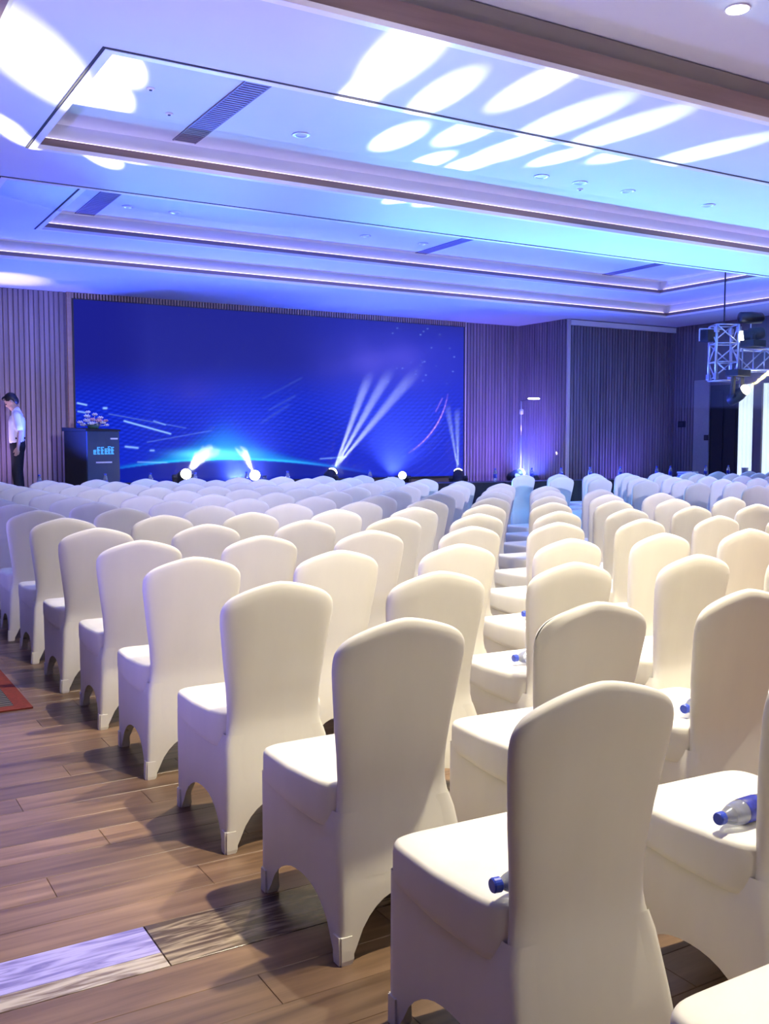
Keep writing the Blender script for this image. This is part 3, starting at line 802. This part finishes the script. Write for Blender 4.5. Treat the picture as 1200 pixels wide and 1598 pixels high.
def man():
    face = math.atan2(0.30, -0.95)             # turned to the left of the picture
    r = thing('person', (3.03, 16.75, 0.5), 'man in white short sleeved shirt and black trousers looking down on the stage', 'person', None, face)
    V = Vector
    tilt = Matrix.Rotation(math.radians(34), 3, 'Y')       # head bowed (x is forward)
    hc = V((0.075, 0, 1.61))
    def H(x, y, z): return hc + tilt @ V((x, y, z))
    head = [(H(0, 0, 0.02), (0.098, 0.076, 0.115), tilt), (H(0.045, 0, -0.055), (0.055, 0.056, 0.068), tilt), (H(0.102, 0, -0.012), (0.017, 0.012, 0.024), tilt), (H(0.088, 0, -0.062), (0.014, 0.024, 0.010), tilt),
            (H(0.075, 0, -0.100), (0.022, 0.026, 0.018), tilt), (H(-0.005, 0.077, 0), (0.020, 0.012, 0.032), tilt), (H(-0.005, -0.077, 0), (0.020, 0.012, 0.032), tilt),
            (H(0.085, 0, 0.028), (0.014, 0.05, 0.010), tilt)]
    limbs = [((0.0, 0, 1.43), hc + V((-0.012, 0, -0.05)), 0.062, 0.055)]
    for s in (-1, 1):
        limbs += [((0, 0.09 * s, 0.92), (0.012, 0.095 * s, 0.50), 0.085, 0.058), ((0.012, 0.095 * s, 0.5), (-0.025, 0.10 * s, 0.10), 0.055, 0.038), ((-0.035, 0.10 * s, 0.045), (0.14, 0.115 * s, 0.035), 0.04, 0.032)]
        sh, el, wr = V((-0.015, 0.185 * s, 1.40)), V((-0.075, 0.225 * s, 1.13)), V((-0.035, 0.225 * s, 0.89))
        if s < 0: el, wr = V((-0.03, -0.225, 1.13)), V((0.03, -0.215, 0.90))
        limbs += [(sh, el, 0.05, 0.040), (el, wr, 0.039, 0.026)]
        d = (wr - el).normalized(); pal = wr + d * 0.075
        limbs += [(wr, pal, 0.024, 0.030), (wr + d * 0.04 + V((0, -0.02 * s, 0)), pal + V((0.0, -0.022 * s, 0)), 0.02, 0.020)]
        lat = V((1, 0, 0))
        for i, ln in enumerate((0.07, 0.08, 0.075, 0.06)):
            o_ = pal + lat * (0.030 - 0.020 * i); mid = o_ + d * ln * 0.55; tip = mid + (d * 0.8 + V((0.25, -0.35 * s, 0))).normalized() * ln * 0.5
            limbs += [(o_, mid, 0.0095, 0.009), (mid, tip, 0.009, 0.0075)]
        th = wr + d * 0.03 + lat * 0.028; limbs += [(th, th + d * 0.04 + lat * 0.025, 0.011, 0.009), (th + d * 0.04 + lat * 0.025, th + d * 0.07 + lat * 0.028, 0.009, 0.008)]
    torso = [((0, 0.07, 0.95), (-0.005, 0.085, 1.32), 0.10, 0.105), ((0, -0.07, 0.95), (-0.005, -0.085, 1.32), 0.10, 0.105)]
    link_mesh('body', capsules(limbs + torso, head, 0.0085, 3), 'skin', r, True)
    sh = [((0.005, 0.07, 0.98), (0.0, 0.085, 1.30), 0.118, 0.122), ((0.005, -0.07, 0.98), (0.0, -0.085, 1.30), 0.118, 0.122), ((-0.01, -0.15, 1.385), (-0.01, 0.15, 1.385), 0.075, 0.075), ((0, 0, 1.42), (0.01, 0, 1.47), 0.085, 0.070)]
    sh += [((-0.015, 0.185, 1.39), (-0.062, 0.218, 1.19), 0.066, 0.064), ((-0.015, -0.185, 1.39), (0.02, -0.222, 1.19), 0.066, 0.064)]
    link_mesh('shirt', capsules(sh, None, 0.012, 4), 'shirt', r, True)
    tr = [((0, 0.06, 0.99), (0, 0.075, 0.88), 0.112, 0.118), ((0, -0.06, 0.99), (0, -0.075, 0.88), 0.112, 0.118)]
    for s in (-1, 1): tr += [((0, 0.085 * s, 0.92), (0.012, 0.095 * s, 0.50), 0.105, 0.080), ((0.012, 0.095 * s, 0.5), (-0.02, 0.10 * s, 0.10), 0.080, 0.068)]
    link_mesh('trousers', capsules(tr, None, 0.012, 3), 'trousers', r, True)
    bm = bmesh.new()
    lathe(bm, [(0.128, 0.0), (0.130, 0.003), (0.130, 0.034), (0.128, 0.037)], 24); bmesh.ops.scale(bm, vec=(0.95, 1.45, 1), verts=bm.verts); bmesh.ops.translate(bm, vec=(0, 0, 1.005), verts=bm.verts)
    from_bm('belt', bm, 'black', r, True)
    hair = [(H(-0.018, 0, 0.050), (0.103, 0.086, 0.100), tilt), (H(-0.055, 0, 0.0), (0.062, 0.078, 0.085), tilt), (H(0.055, 0, 0.105), (0.055, 0.062, 0.032), tilt)]
    link_mesh('hair', capsules([], hair, 0.010, 2), 'hair', r, True)
    for s in (-1, 1):
        bm = bmesh.new(); bmesh.ops.create_uvsphere(bm, u_segments=10, v_segments=8, radius=0.011, matrix=Matrix.Translation(H(0.088, 0.031 * s, 0.008))); from_bm('eye', bm, 'hair', r, True)
        bm = bmesh.new(); tube(bm, (-0.04, 0.10 * s, 0.03), (0.16, 0.115 * s, 0.03), 0.046, 0.040, 10); bmesh.ops.scale(bm, vec=(1, 1, 0.7), verts=bm.verts); from_bm('shoe', bm, 'black', r, True)
man()

# ================================================================== STAGE LAMPS
def moving_head(name, lens_pos, aim, label, group, hang=False, hot='lens_hot', s=1.0, rest_z=None):
    """moving head lamp: base box, two yoke arms, tilting head, glowing lens"""
    lens_pos = Vector(lens_pos); d = (Vector(aim) - lens_pos).normalized()
    piv = lens_pos - d * 0.17 * s
    basez = rest_z if rest_z is not None else (piv.z + 0.42 * s if hang else piv.z - 0.42 * s)
    root = thing(name, (piv.x, piv.y, basez), label, 'stage lamp', group)
    o = Vector(root.location); P = piv - o; sg = -1 if hang else 1
    bh = 0.12 * s
    z0, z1 = sorted((0, sg * bh)); box('base', -0.17 * s, 0.17 * s, -0.15 * s, 0.15 * s, z0, z1, 'black', root, 0.015 * s)
    side = Vector((0, 0, 1)).cross(d); side = side.normalized() if side.length > 0.01 else Vector((1, 0, 0))
    for k in (-1, 1):
        bm = bmesh.new(); p0 = Vector((0, 0, sg * bh)) + side * (0.13 * s * k); p1 = P + side * (0.155 * s * k)
        tube(bm, p0, p1, 0.040 * s, 0.045 * s, 8); tube(bm, p1 + side * 0.03 * s * k, p1 - side * 0.05 * s * k, 0.05 * s, 0.05 * s, 12); from_bm('yoke_arm', bm, 'black', root, False)
    bm = bmesh.new()
    lathe(bm, [(0.06 * s, -0.20 * s), (0.10 * s, -0.17 * s), (0.115 * s, -0.05 * s), (0.115 * s, 0.06 * s), (0.095 * s, 0.09 * s), (0.10 * s, 0.15 * s), (0.10 * s, 0.165 * s), (0.085 * s, 0.165 * s)], 20, P, d)
    hd = from_bm('head', bm, 'black', root, True)
    bm = bmesh.new(); lathe(bm, [(0.088 * s, 0.160 * s), (0.092 * s, 0.180 * s), (0.088 * s, 0.205 * s), (0.070 * s, 0.232 * s), (0.040 * s, 0.250 * s), (0.010 * s, 0.256 * s)], 20, P, d)
    from_bm('lens', bm, hot, hd, True)
    return root, lens_pos + d * 0.11 * s
WARM = (1.0, 0.93, 0.72); COOL = (0.88, 0.94, 1.0)
YH = 16.4
# leftmost lamp: a prism of beams onto the coffered ceiling over the middle of the hall
SPLASH_A = [(620, 215, 4.35, 2.6), (672, 251, 4.35, 2.2), (728, 206, 4.35, 2.6), (735, 255, 4.35, 2.6), (790, 236, 4.35, 3.0), (830, 222, 4.35, 2.8), (884, 188, 4.1, 2.5), (970, 203, 4.1, 2.5), (990, 236, 4.35, 2.6), (1100, 237, 4.1, 2.4),
            (875, 245, 4.35, 2.2), (625, 90, 4.1, 2.6), (560, 152, 4.1, 2.0), (690, 147, 4.1, 2.0), (830, 138, 4.1, 2.0)]
SPLASH_B = [(182, 97, 4.35, 2.2), (160, 140, 4.35, 2.6), (122, 165, 4.35, 2.0), (60, 100, 4.1, 3.4), (0, 192, 4.1, 1.6), (30, 215, 4.1, 1.4)]
def aim_dir(px, py, tx, ty, Y): return onY(tx, ty, Y)
heads = []
r1, l1 = moving_head('moving_head_lamp', onY(290, 740, YH), onz(780, 210, 4.2), 'glowing beam lamp on the stage, leftmost, under the cyan glow', 'stage beam lamps', rest_z=0.5)
for px_, py_, z, a in SPLASH_A: spot('beam', l1, onz(px_, py_, z), E_GOBO, COOL if py_ > 160 else WARM, a * 1.12, 0.6, 0.02, r1)
r2, l2 = moving_head('moving_head_lamp', onY(398, 742, YH), onz(100, 140, 4.2), 'glowing beam lamp on the stage, second from the left', 'stage beam lamps', rest_z=0.5)
for px_, py_, z, a in SPLASH_B: spot('beam', l2, onz(px_, py_, z), E_GOBO, WARM, a * 1.12, 0.6, 0.02, r2)
r3, l3 = moving_head('moving_head_lamp', onY(518, 738, YH), onY(606, 600, 17.9), 'beam lamp on the stage throwing three beams up over the screen', 'stage beam lamps', rest_z=0.5)
for tx, ty in ((572, 596), (602, 590), (640, 590)): spot('beam', l3, onY(tx, ty, 17.9), E_BEAM, (0.8, 0.93, 1.0), 5.5, 1.0, 0.02, r3)
r4, l4 = moving_head('moving_head_lamp', onY(628, 742, YH), onz(560, 300, 4.1), 'nearly dark beam lamp between the three-beam lamp and the screen corner', 'stage beam lamps', rest_z=0.5, hot='lens_white', s=0.85)
r5, l5 = moving_head('moving_head_lamp', onY(715, 738, YH), onY(712, 640, 17.9), 'beam lamp at the right corner of the screen with upright beams', 'stage beam lamps', rest_z=0.5)
for tx, ty in ((699, 640), (713, 645)): spot('beam', l5, onY(tx, ty, 17.9), E_BEAM * 0.4, (0.75, 0.95, 1.0), 5.0, 1.0, 0.02, r5)
r6, l6 = moving_head('moving_head_lamp', onY(812, 738, YH), onY(870, 705, 16.6), 'dim beam lamp by the purple wall right of the screen', 'stage beam lamps', rest_z=0.5, hot='lens_hot')
spot('beam', l6, onY(872, 705, 16.62), E_GOBO * 0.12, COOL, 3.0, 1.0, 0.02, r6)

# blue uplights standing on the stage edge and in the cross aisle behind the last chairs
def par_can(loc, aim, energy, color, angle, label, group, blend=0.9, s=1.0):
    loc = Vector(loc); root = thing('uplight', loc, label, 'uplight', group)
    P = Vector((0, 0, 0.20 * s)); d = (Vector(aim) - loc - P).normalized(); side = Vector((0, 0, 1)).cross(d).normalized()
    box('base', -0.10 * s, 0.10 * s, -0.10 * s, 0.10 * s, 0, 0.02 * s, 'black', root, 0.004)
    for k in (-1, 1):
        bm = bmesh.new(); tube(bm, Vector((0, 0, 0.02 * s)) + side * 0.09 * s * k, P + side * 0.115 * s * k, 0.012 * s, n=6); from_bm('yoke_arm', bm, 'steel_dark', root)
    bm = bmesh.new(); lathe(bm, [(0.05 * s, -0.12 * s), (0.09 * s, -0.08 * s), (0.10 * s, 0.10 * s), (0.09 * s, 0.10 * s), (0.09 * s, 0.08 * s)], 16, P, d); from_bm('can', bm, 'black', root, True)
    m = MATS.get(('lens', color))
    if m is None:
        m = mat(f'lens_{len(MATS)}', (0.5, 0.5, 0.5), 0.3, emit=color, estr=3.0); MATS[('lens', color)] = m
    bm = bmesh.new(); lathe(bm, [(0.089 * s, 0.07 * s), (0.089 * s, 0.085 * s)], 16, P, d); from_bm('lens', bm, m, root)
    spot('wash', loc + P + d * 0.12 * s, Vector(aim), energy, color, angle, blend, 0.08, root)
BLUE, CYAN, LILAC = (0.06, 0.11, 1.0), (0.14, 0.48, 1.0), (0.30, 0.27, 1.0)
for k, x in enumerate((3.4, 6.4, 9.6, 12.6)):
    par_can((x, 15.95, 0.5), (x + 0.2, 11.0 if k % 2 else 15.3, 4.4), E_WASH_STAGE * (1.2 if k % 2 else 0.7), BLUE, 130, f'blue uplight on the front edge of the stage, {ordinal(k + 1)} from the left', 'stage edge uplights')
for k, (x, ty) in enumerate(((4.6, 8.2), (8.5, 8.0), (12.0, 8.5))):
    par_can((x, 14.05 - 0.09 * (x - 4), 0.0), (x + 0.3, ty, 4.4), E_WASH_CYAN, CYAN, 100, f'cyan uplight on the floor before the front tables, {ordinal(k + 1)} from the left', 'aisle uplights')
for k, (x, y) in enumerate(((-2.7, 3.5), (-2.7, 7.5), (16.9, 4.5), (16.9, 8.0))):  # unseen uplights, added to tint the near ceiling lilac
    par_can((x, y, 0.0), (2.6 if x < 0 else 11.0, y + 0.8, 4.4), E_WASH_LILAC, LILAC, 88, f'added lilac uplight out of view by the {"left" if x < 0 else "right"} wall, {"nearer" if k % 2 == 0 else "farther"} one', 'wall uplights')

par_can((13.2, 16.1, 0.5), (13.5, 18.0, 2.2), 260, (0.20, 0.12, 1.0), 120, 'purple uplight at the foot of the wall right of the screen', 'wall uplights')
par_can((15.6, 15.2, 0.0), (15.8, 16.33, 2.0), 80, (0.15, 0.12, 1.0), 120, 'violet uplight at the foot of the stepped wall', 'wall uplights')
par_can((2.3, 16.6, 0.5), (3.1, 18.0, 2.2), 90, (0.6, 0.42, 1.0), 120, 'mauve uplight at the foot of the wall behind the man', 'wall uplights')
for k, x in enumerate((2.6, 6.0, 9.6)):  # unseen floods added behind the camera to brighten the far rows
    rf, lf = moving_head('moving_head_lamp', (x, -2.75, 3.55), (x + 1.5, 11.5, 0.8), f'added lilac fill flood out of view at the rear of the hall, {("left", "middle", "right")[k]} one', 'added rear fill floods', hang=True, hot='lens_white', rest_z=ZC)
    spot('flood', lf, (x + 1.6, 15.0, 1.6), E_FILL_FLOOD, (0.74, 0.70, 1.0), 23, 0.9, 0.08, rf)
# yellow wash on the top of the wall left of the screen
ry, ly = moving_head('moving_head_lamp', (1.35, 16.2, 0.80), (2.9, 17.0, 4.1), 'yellow beam lamp standing left of the stage', 'stage beam lamps', rest_z=0.3805, s=0.9)
box('riser', -0.2, 0.2, -0.2, 0.2, -0.38, 0.0, 'black', ry)
spot('beam', ly, (2.9, 17.0, 4.1), 420, (1.0, 0.72, 0.0), 24, 0.8, 0.03, ry)

# ================================================================== RECESSED CEILING LAMPS
def downlight(x, y, z, on, label, group, energy=0.0, angle=130, aim=None):
    root = thing('downlight', (x, y, z), label, 'downlight', group)
    bm = bmesh.new(); lathe(bm, [(0.055, -0.001), (0.085, -0.001), (0.088, -0.006), (0.080, -0.010), (0.060, -0.010), (0.055, -0.004)], 20); from_bm('ring', bm, 'trim_white' if on else 'metal', root, True)
    bm = bmesh.new(); lathe(bm, [(0.056, -0.006), (0.056, -0.004)] if not on else [(0.075, -0.014), (0.075, -0.004)], 20); from_bm('lamp_glass', bm, 'lamp_on' if on else 'lamp_off', root)
    if on: spot('lamp', (x, y, z - 0.03), aim or (x, y, 0), energy, (1.0, 0.885, 0.65), angle, 0.7, 0.06, root)
Z0 = ZC + 0.33
for j, y in enumerate((4.76, 2.3, -0.6)):
    for i, x in enumerate((2.75, 5.64, 8.6, 11.6)):
        seen = 'glowing at the top right of the picture' if (i, j) == (1, 0) else f'{ordinal(i + 1)} from left in the {["front", "middle", "rear"][j]} line'
        downlight(x, y, Z0, True, f'lit round ceiling downlight in the near coffer, {seen}', 'near coffer downlights', E_DOWN * (0.75, 1.0, 0.3)[j], 92)
Z1 = ZC + 0.25
for i, (px_, py_) in enumerate(((470, 210), (845, 275), (905, 285), (980, 298), (1105, 320))):
    p = onz(px_, py_, Z1); downlight(p.x, p.y, Z1, False, f'unlit round downlight in the middle coffer, {ordinal(i + 1)} from the left', 'middle coffer downlights')
for i, (px_, py_) in enumerate(((200, 322), (273, 331), (570, 368), (660, 380))):
    p = onz(px_, py_, ZC + 0.5); downlight(p.x, p.y, ZC + 0.5, False, f'unlit round downlight in the far coffer, {ordinal(i + 1)} from the left', 'far coffer downlights')
def detector(px_, py_, z, label):
    p = onz(px_, py_, z); root = thing('smoke_detector', p, label, 'detector', 'ceiling detectors'); root.scale = (0.7, 0.7, 0.45)
    bm = bmesh.new(); lathe(bm, [(0.05, 0.0), (0.05, -0.012), (0.035, -0.03)], 16); from_bm('housing', bm, 'trim_white', root, True)
    bm = bmesh.new(); lathe(bm, [(0.02, -0.03), (0.018, -0.042), (0.008, -0.046)], 10); from_bm('sensor', bm, 'switch', root)
detector(235, 138, Z1, 'small dark detector near the left end of the middle coffer')
detector(905, 295, Z1, 'small detector between downlights in the middle coffer')
detector(264, 177, Z1, 'small round detector beside the ventilation grille of the middle coffer')
detector(88, 297, ZC + 0.5, 'small detector left of the far coffer grille')

def vent(x0, x1, y0, y1, z, label):
    root = thing('vent_grille', ((x0 + x1) / 2, (y0 + y1) / 2, z), label, 'vent', 'long ceiling grilles')
    hx, hy = (x1 - x0) / 2, (y1 - y0) / 2
    box('backing', -hx, hx, -hy, hy, -0.004, 0.0, 'shadow_gap', root)
    boxes('frame', [(-hx, -hx + 0.012, -hy, hy, -0.012, -0.004), (hx - 0.012, hx, -hy, hy, -0.012, -0.004)], 'grille', root)
    n = int(2 * hy / 0.05)
    bm = bmesh.new()
    for k in range(n):
        y = -hy + 2 * hy * (k + 0.5) / n; bbox(bm, -hx + 0.012, hx - 0.012, y - 0.016, y + 0.016, -0.011, -0.004)
    o = from_bm('slats', bm, 'grille', root); o['kind'] = 'stuff'
vent(3.17, 3.40, 7.05, 9.32, Z1, 'long ventilation grille across the middle coffer, left of the light splashes')
vent(3.36, 3.62, 11.7, 14.0, ZC + 0.5, 'long ventilation grille across the far coffer at the left')
vent(13.05, 13.25, 11.7, 14.0, ZC + 0.5, 'long ventilation grille across the far coffer at the right end')
vent(8.9, 9.1, 11.7, 14.0, ZC + 0.5, 'long ventilation grille across the middle of the far coffer')

# ================================================================== TRUSS AT THE RIGHT
def box_truss(bm, a, b, up, half, r=0.024, web=0.013, step=None):
    a, b, up = Vector(a), Vector(b), Vector(up).normalized(); d = (b - a); L = d.length; d.normalize(); sd = d.cross(up).normalized()
    cs = [(1, 1), (1, -1), (-1, -1), (-1, 1)]
    for i, j in cs: tube(bm, a + up * half * i + sd * half * j, b + up * half * i + sd * half * j, r, n=8)
    step = step or half * 2; n = max(1, round(L / step)); 
    for k in range(n + 1):
        p = a + d * (L * k / n)
        for q in range(4):
            (i, j), (i2, j2) = cs[q], cs[(q + 1) % 4]
            tube(bm, p + up * half * i + sd * half * j, p + up * half * i2 + sd * half * j2, web, n=6)
            if k < n:
                p2 = a + d * (L * (k + 1) / n)
                if k % 2: i, j, i2, j2 = i2, j2, i, j
                tube(bm, p + up * half * i + sd * half * j, p2 + up * half * i2 + sd * half * j2, web, n=6)
def D(px_, py_, depth): return Vector(_C + depth * ray(px_, py_))
def truss():
    dpt = 18.0
    a = D(1130, 508, dpt); b = D(1130, 594, dpt); b.x, b.y = a.x, a.y
    root = thing('lighting_truss', (a.x, a.y, b.z), 'silver lighting truss corner hanging below the ceiling at the right', 'truss')
    o = Vector(root.location); rt = Vector(_R)
    bm = bmesh.new(); box_truss(bm, a - o, b - o, (rt.x, rt.y, 0), 0.20, 0.024, 0.013, 0.33); from_bm('tower', bm, 'metal', root, True)
    c = D(1150, 562, dpt); c2 = c + Vector((0.93, -0.36, 0)) * 2.6
    bm = bmesh.new(); box_truss(bm, c - o, c2 - o, (0, 0, 1), 0.19, 0.022, 0.012, 0.40); from_bm('boom', bm, 'metal', root, True)
    # sleeve block with corner plates
    for zc in (3.50, 2.66):
        for ca, cb in ((-1, -1), (1, -1), (1, 1), (-1, 1)):
            q = rt * (0.20 * ca) + Vector((-rt.y, rt.x, 0)) * (0.20 * cb)
            box('corner_plate', q.x - 0.035, q.x + 0.035, q.y - 0.035, q.y + 0.035, zc - o.z - 0.05, zc - o.z + 0.05, 'metal', root, 0.006)
    # side bracket with a black ballast box
    q = D(1104, 524, dpt) - o
    box('ballast_box', q.x - 0.10, q.x + 0.12, q.y - 0.1, q.y + 0.1, q.z - 0.11, q.z + 0.10, 'black', root, 0.01)
    bm = bmesh.new(); tube(bm, q + Vector((-0.14, 0.06, 0.12)), q + Vector((0.25, -0.13, 0.12)), 0.016, n=6); tube(bm, q + Vector((-0.14, 0.06, 0.12)), q + Vector((-0.14, 0.06, -0.1)), 0.016, n=6); from_bm('bracket', bm, 'metal', root)
    # hanging rods to the ceiling
    for p in (Vector((a.x, a.y, a.z)), c + Vector((0.93, -0.36, 0)) * 1.6 + Vector((0, 0, 0.19))):
        zt = ZC + (0.5 if INNER[0] < p.x < INNER[1] and INNER[2] < p.y < INNER[3] else 0.25 if p.x < 15.95 else 0)
        bm = bmesh.new(); tube(bm, p - o, Vector((p.x, p.y, zt)) - o, 0.014, n=8); tube(bm, Vector((p.x, p.y, zt - 0.02)) - o, Vector((p.x, p.y, zt)) - o, 0.06, n=12); from_bm('hanger', bm, 'steel_dark', root)
    # hoist motor seen flat against the ceiling
    h = D(1172, 496, dpt) - o
    bm = bmesh.new(); lathe(bm, [(0.05, -0.24), (0.10, -0.22), (0.11, 0.0), (0.10, 0.2), (0.04, 0.26)], 14, h, (0.93, -0.36, 0)); from_bm('hoist_motor', bm, 'steel_dark', root, True)
    bm = bmesh.new(); tube(bm, h, Vector((h.x, h.y, c.z + 0.19 - o.z)), 0.012, n=6); from_bm('chain', bm, 'metal', root)
    return c
tc_ = truss()
yl = D(1162, 609, 17.6)
r7, l7 = moving_head('moving_head_lamp', yl, yl + Vector((0.10, -0.82, 0.50)), 'beam lamp hanging under the truss with a yellow beam', 'truss lamps', hang=True, rest_z=tc_.z - 0.20)
spot('beam', l7, yl + Vector((0.10, -0.82, 0.50)) * 3, E_GOBO * 5.0, (1.0, 0.80, 0.18), 8, 0.4, 0.02, r7)
wl_ = D(1160, 524, 17.8)
r8, l8 = moving_head('moving_head_lamp', wl_, wl_ + Vector((-0.55, 0.75, -0.12)), 'black wash lamp standing on top of the truss', 'truss lamps', hot='lens_white', rest_z=tc_.z + 0.215, s=1.0)

# ================================================================== LIGHT STAND BY THE PURPLE WALL
def light_stand():
    p = Vector((13.55, 17.0, 0.5)); r = thing('light_stand', p, 'thin stand with a small white bar light by the purple wall', 'light stand')
    for k in range(3):
        a = k * 2.094 + 0.4; bm = bmesh.new(); tube(bm, (0, 0, 0.30), (0.28 * math.cos(a), 0.28 * math.sin(a), 0.012), 0.012, n=6); from_bm('leg', bm, 'steel_dark', r)
    bm = bmesh.new(); tube(bm, (0, 0, 0.12), (0, 0, 1.1), 0.018, 0.016, 8); tube(bm, (0, 0, 1.1), (0, 0, 1.85), 0.013, 0.012, 8); from_bm('pole', bm, 'metal', r, True)
    bm = bmesh.new(); lathe(bm, [(0.02, -0.06), (0.04, -0.045), (0.042, 0.045), (0.02, 0.06)], 12, (0, -0.01, 1.62)); from_bm('clamp', bm, 'paper', r, True)
    bm = bmesh.new(); tube(bm, (0, 0, 1.85), (0.16, -0.08, 1.90), 0.012, n=6); from_bm('arm', bm, 'steel_dark', r)
    bm = bmesh.new(); lathe(bm, [(0.008, -0.13), (0.018, -0.11), (0.021, 0.0), (0.018, 0.11), (0.008, 0.13)], 12, (0.24, -0.13, 1.905), (0.86, -0.5, 0)); from_bm('bar_lamp', bm, 'lens_white', r, True)
light_stand()

# small plates on the right wall
def plate(px_, py_, w, h, label):
    p = onX(px_, py_, XR - 0.035); r = thing('switch_plate', p, label, 'switch', 'dark wall plates')
    box('plate', -0.012, 0.0, -w / 2, w / 2, -h / 2, h / 2, 'switch', r, 0.004); box('rocker', -0.018, -0.012, -w * 0.28, w * 0.28, -h * 0.3, h * 0.3, 'steel_dark', r, 0.002)
plate(1064, 662, 0.22, 0.14, 'dark rectangular plate on the dark side wall')
p = onX(1102, 683, XR - 0.045); r = thing('switch_plate', p, 'small dark switch on the pale grey pier', 'switch', 'dark wall plates')
box('plate', -0.012, 0.0, -0.06, 0.06, -0.06, 0.06, 'switch', r, 0.004); box('rocker', -0.018, -0.012, -0.03, 0.03, -0.03, 0.03, 'steel_dark', r, 0.002)

# ================================================================== RUG
def rug():
    x1, y0 = 1.05, 5.555; W, L = 1.7, 3.2
    r = thing('rug', (x1 - W / 2, y0 + L / 2, 0.0005), 'dark patterned rug with red border on the left aisle', 'rug')
    bd = 0.085
    box('field', -W / 2 + bd, W / 2 - bd, -L / 2 + bd, L / 2 - bd, 0, 0.007, 'rug', r)
    boxes('border', [(-W / 2, W / 2, -L / 2, -L / 2 + bd, 0, 0.008), (-W / 2, W / 2, L / 2 - bd, L / 2, 0, 0.008), (-W / 2, -W / 2 + bd, -L / 2 + bd, L / 2 - bd, 0, 0.008), (W / 2 - bd, W / 2, -L / 2 + bd, L / 2 - bd, 0, 0.008)], 'rug_red', r)
rug()

# ================================================================== HAZE OVER THE STAGE
def haze(name, x0, x1, y0, y1, z0, z1, dens, label):
    bm = bmesh.new(); bbox(bm, x0, x1, y0, y1, z0, z1)
    m = bpy.data.materials.new(name); m.use_nodes = True; nt = m.node_tree; nt.nodes.remove(nt.nodes['Principled BSDF'])
    v = nt.nodes.new('ShaderNodeVolumeScatter'); v.inputs['Density'].default_value = dens; v.inputs['Anisotropy'].default_value = 0.2
    v.inputs['Color'].default_value = (0.92, 0.94, 1.0, 1)
    nt.links.new(v.outputs[0], nt.nodes['Material Output'].inputs['Volume']); MATS[name] = m
    o = from_bm(name, bm, m); o['kind'] = 'stuff'; o['label'] = label; o['category'] = 'haze'
    return o
haze('haze', 4.75, 14.1, 15.25, 17.85, 0.80, 4.06, HAZE, 'thin theatrical haze over the stage that shows the beams')
haze('haze', 14.0, 17.0, 10.2, 13.2, 2.1, 3.5, HAZE * 1.5, 'thin haze round the lamps of the truss at the right')
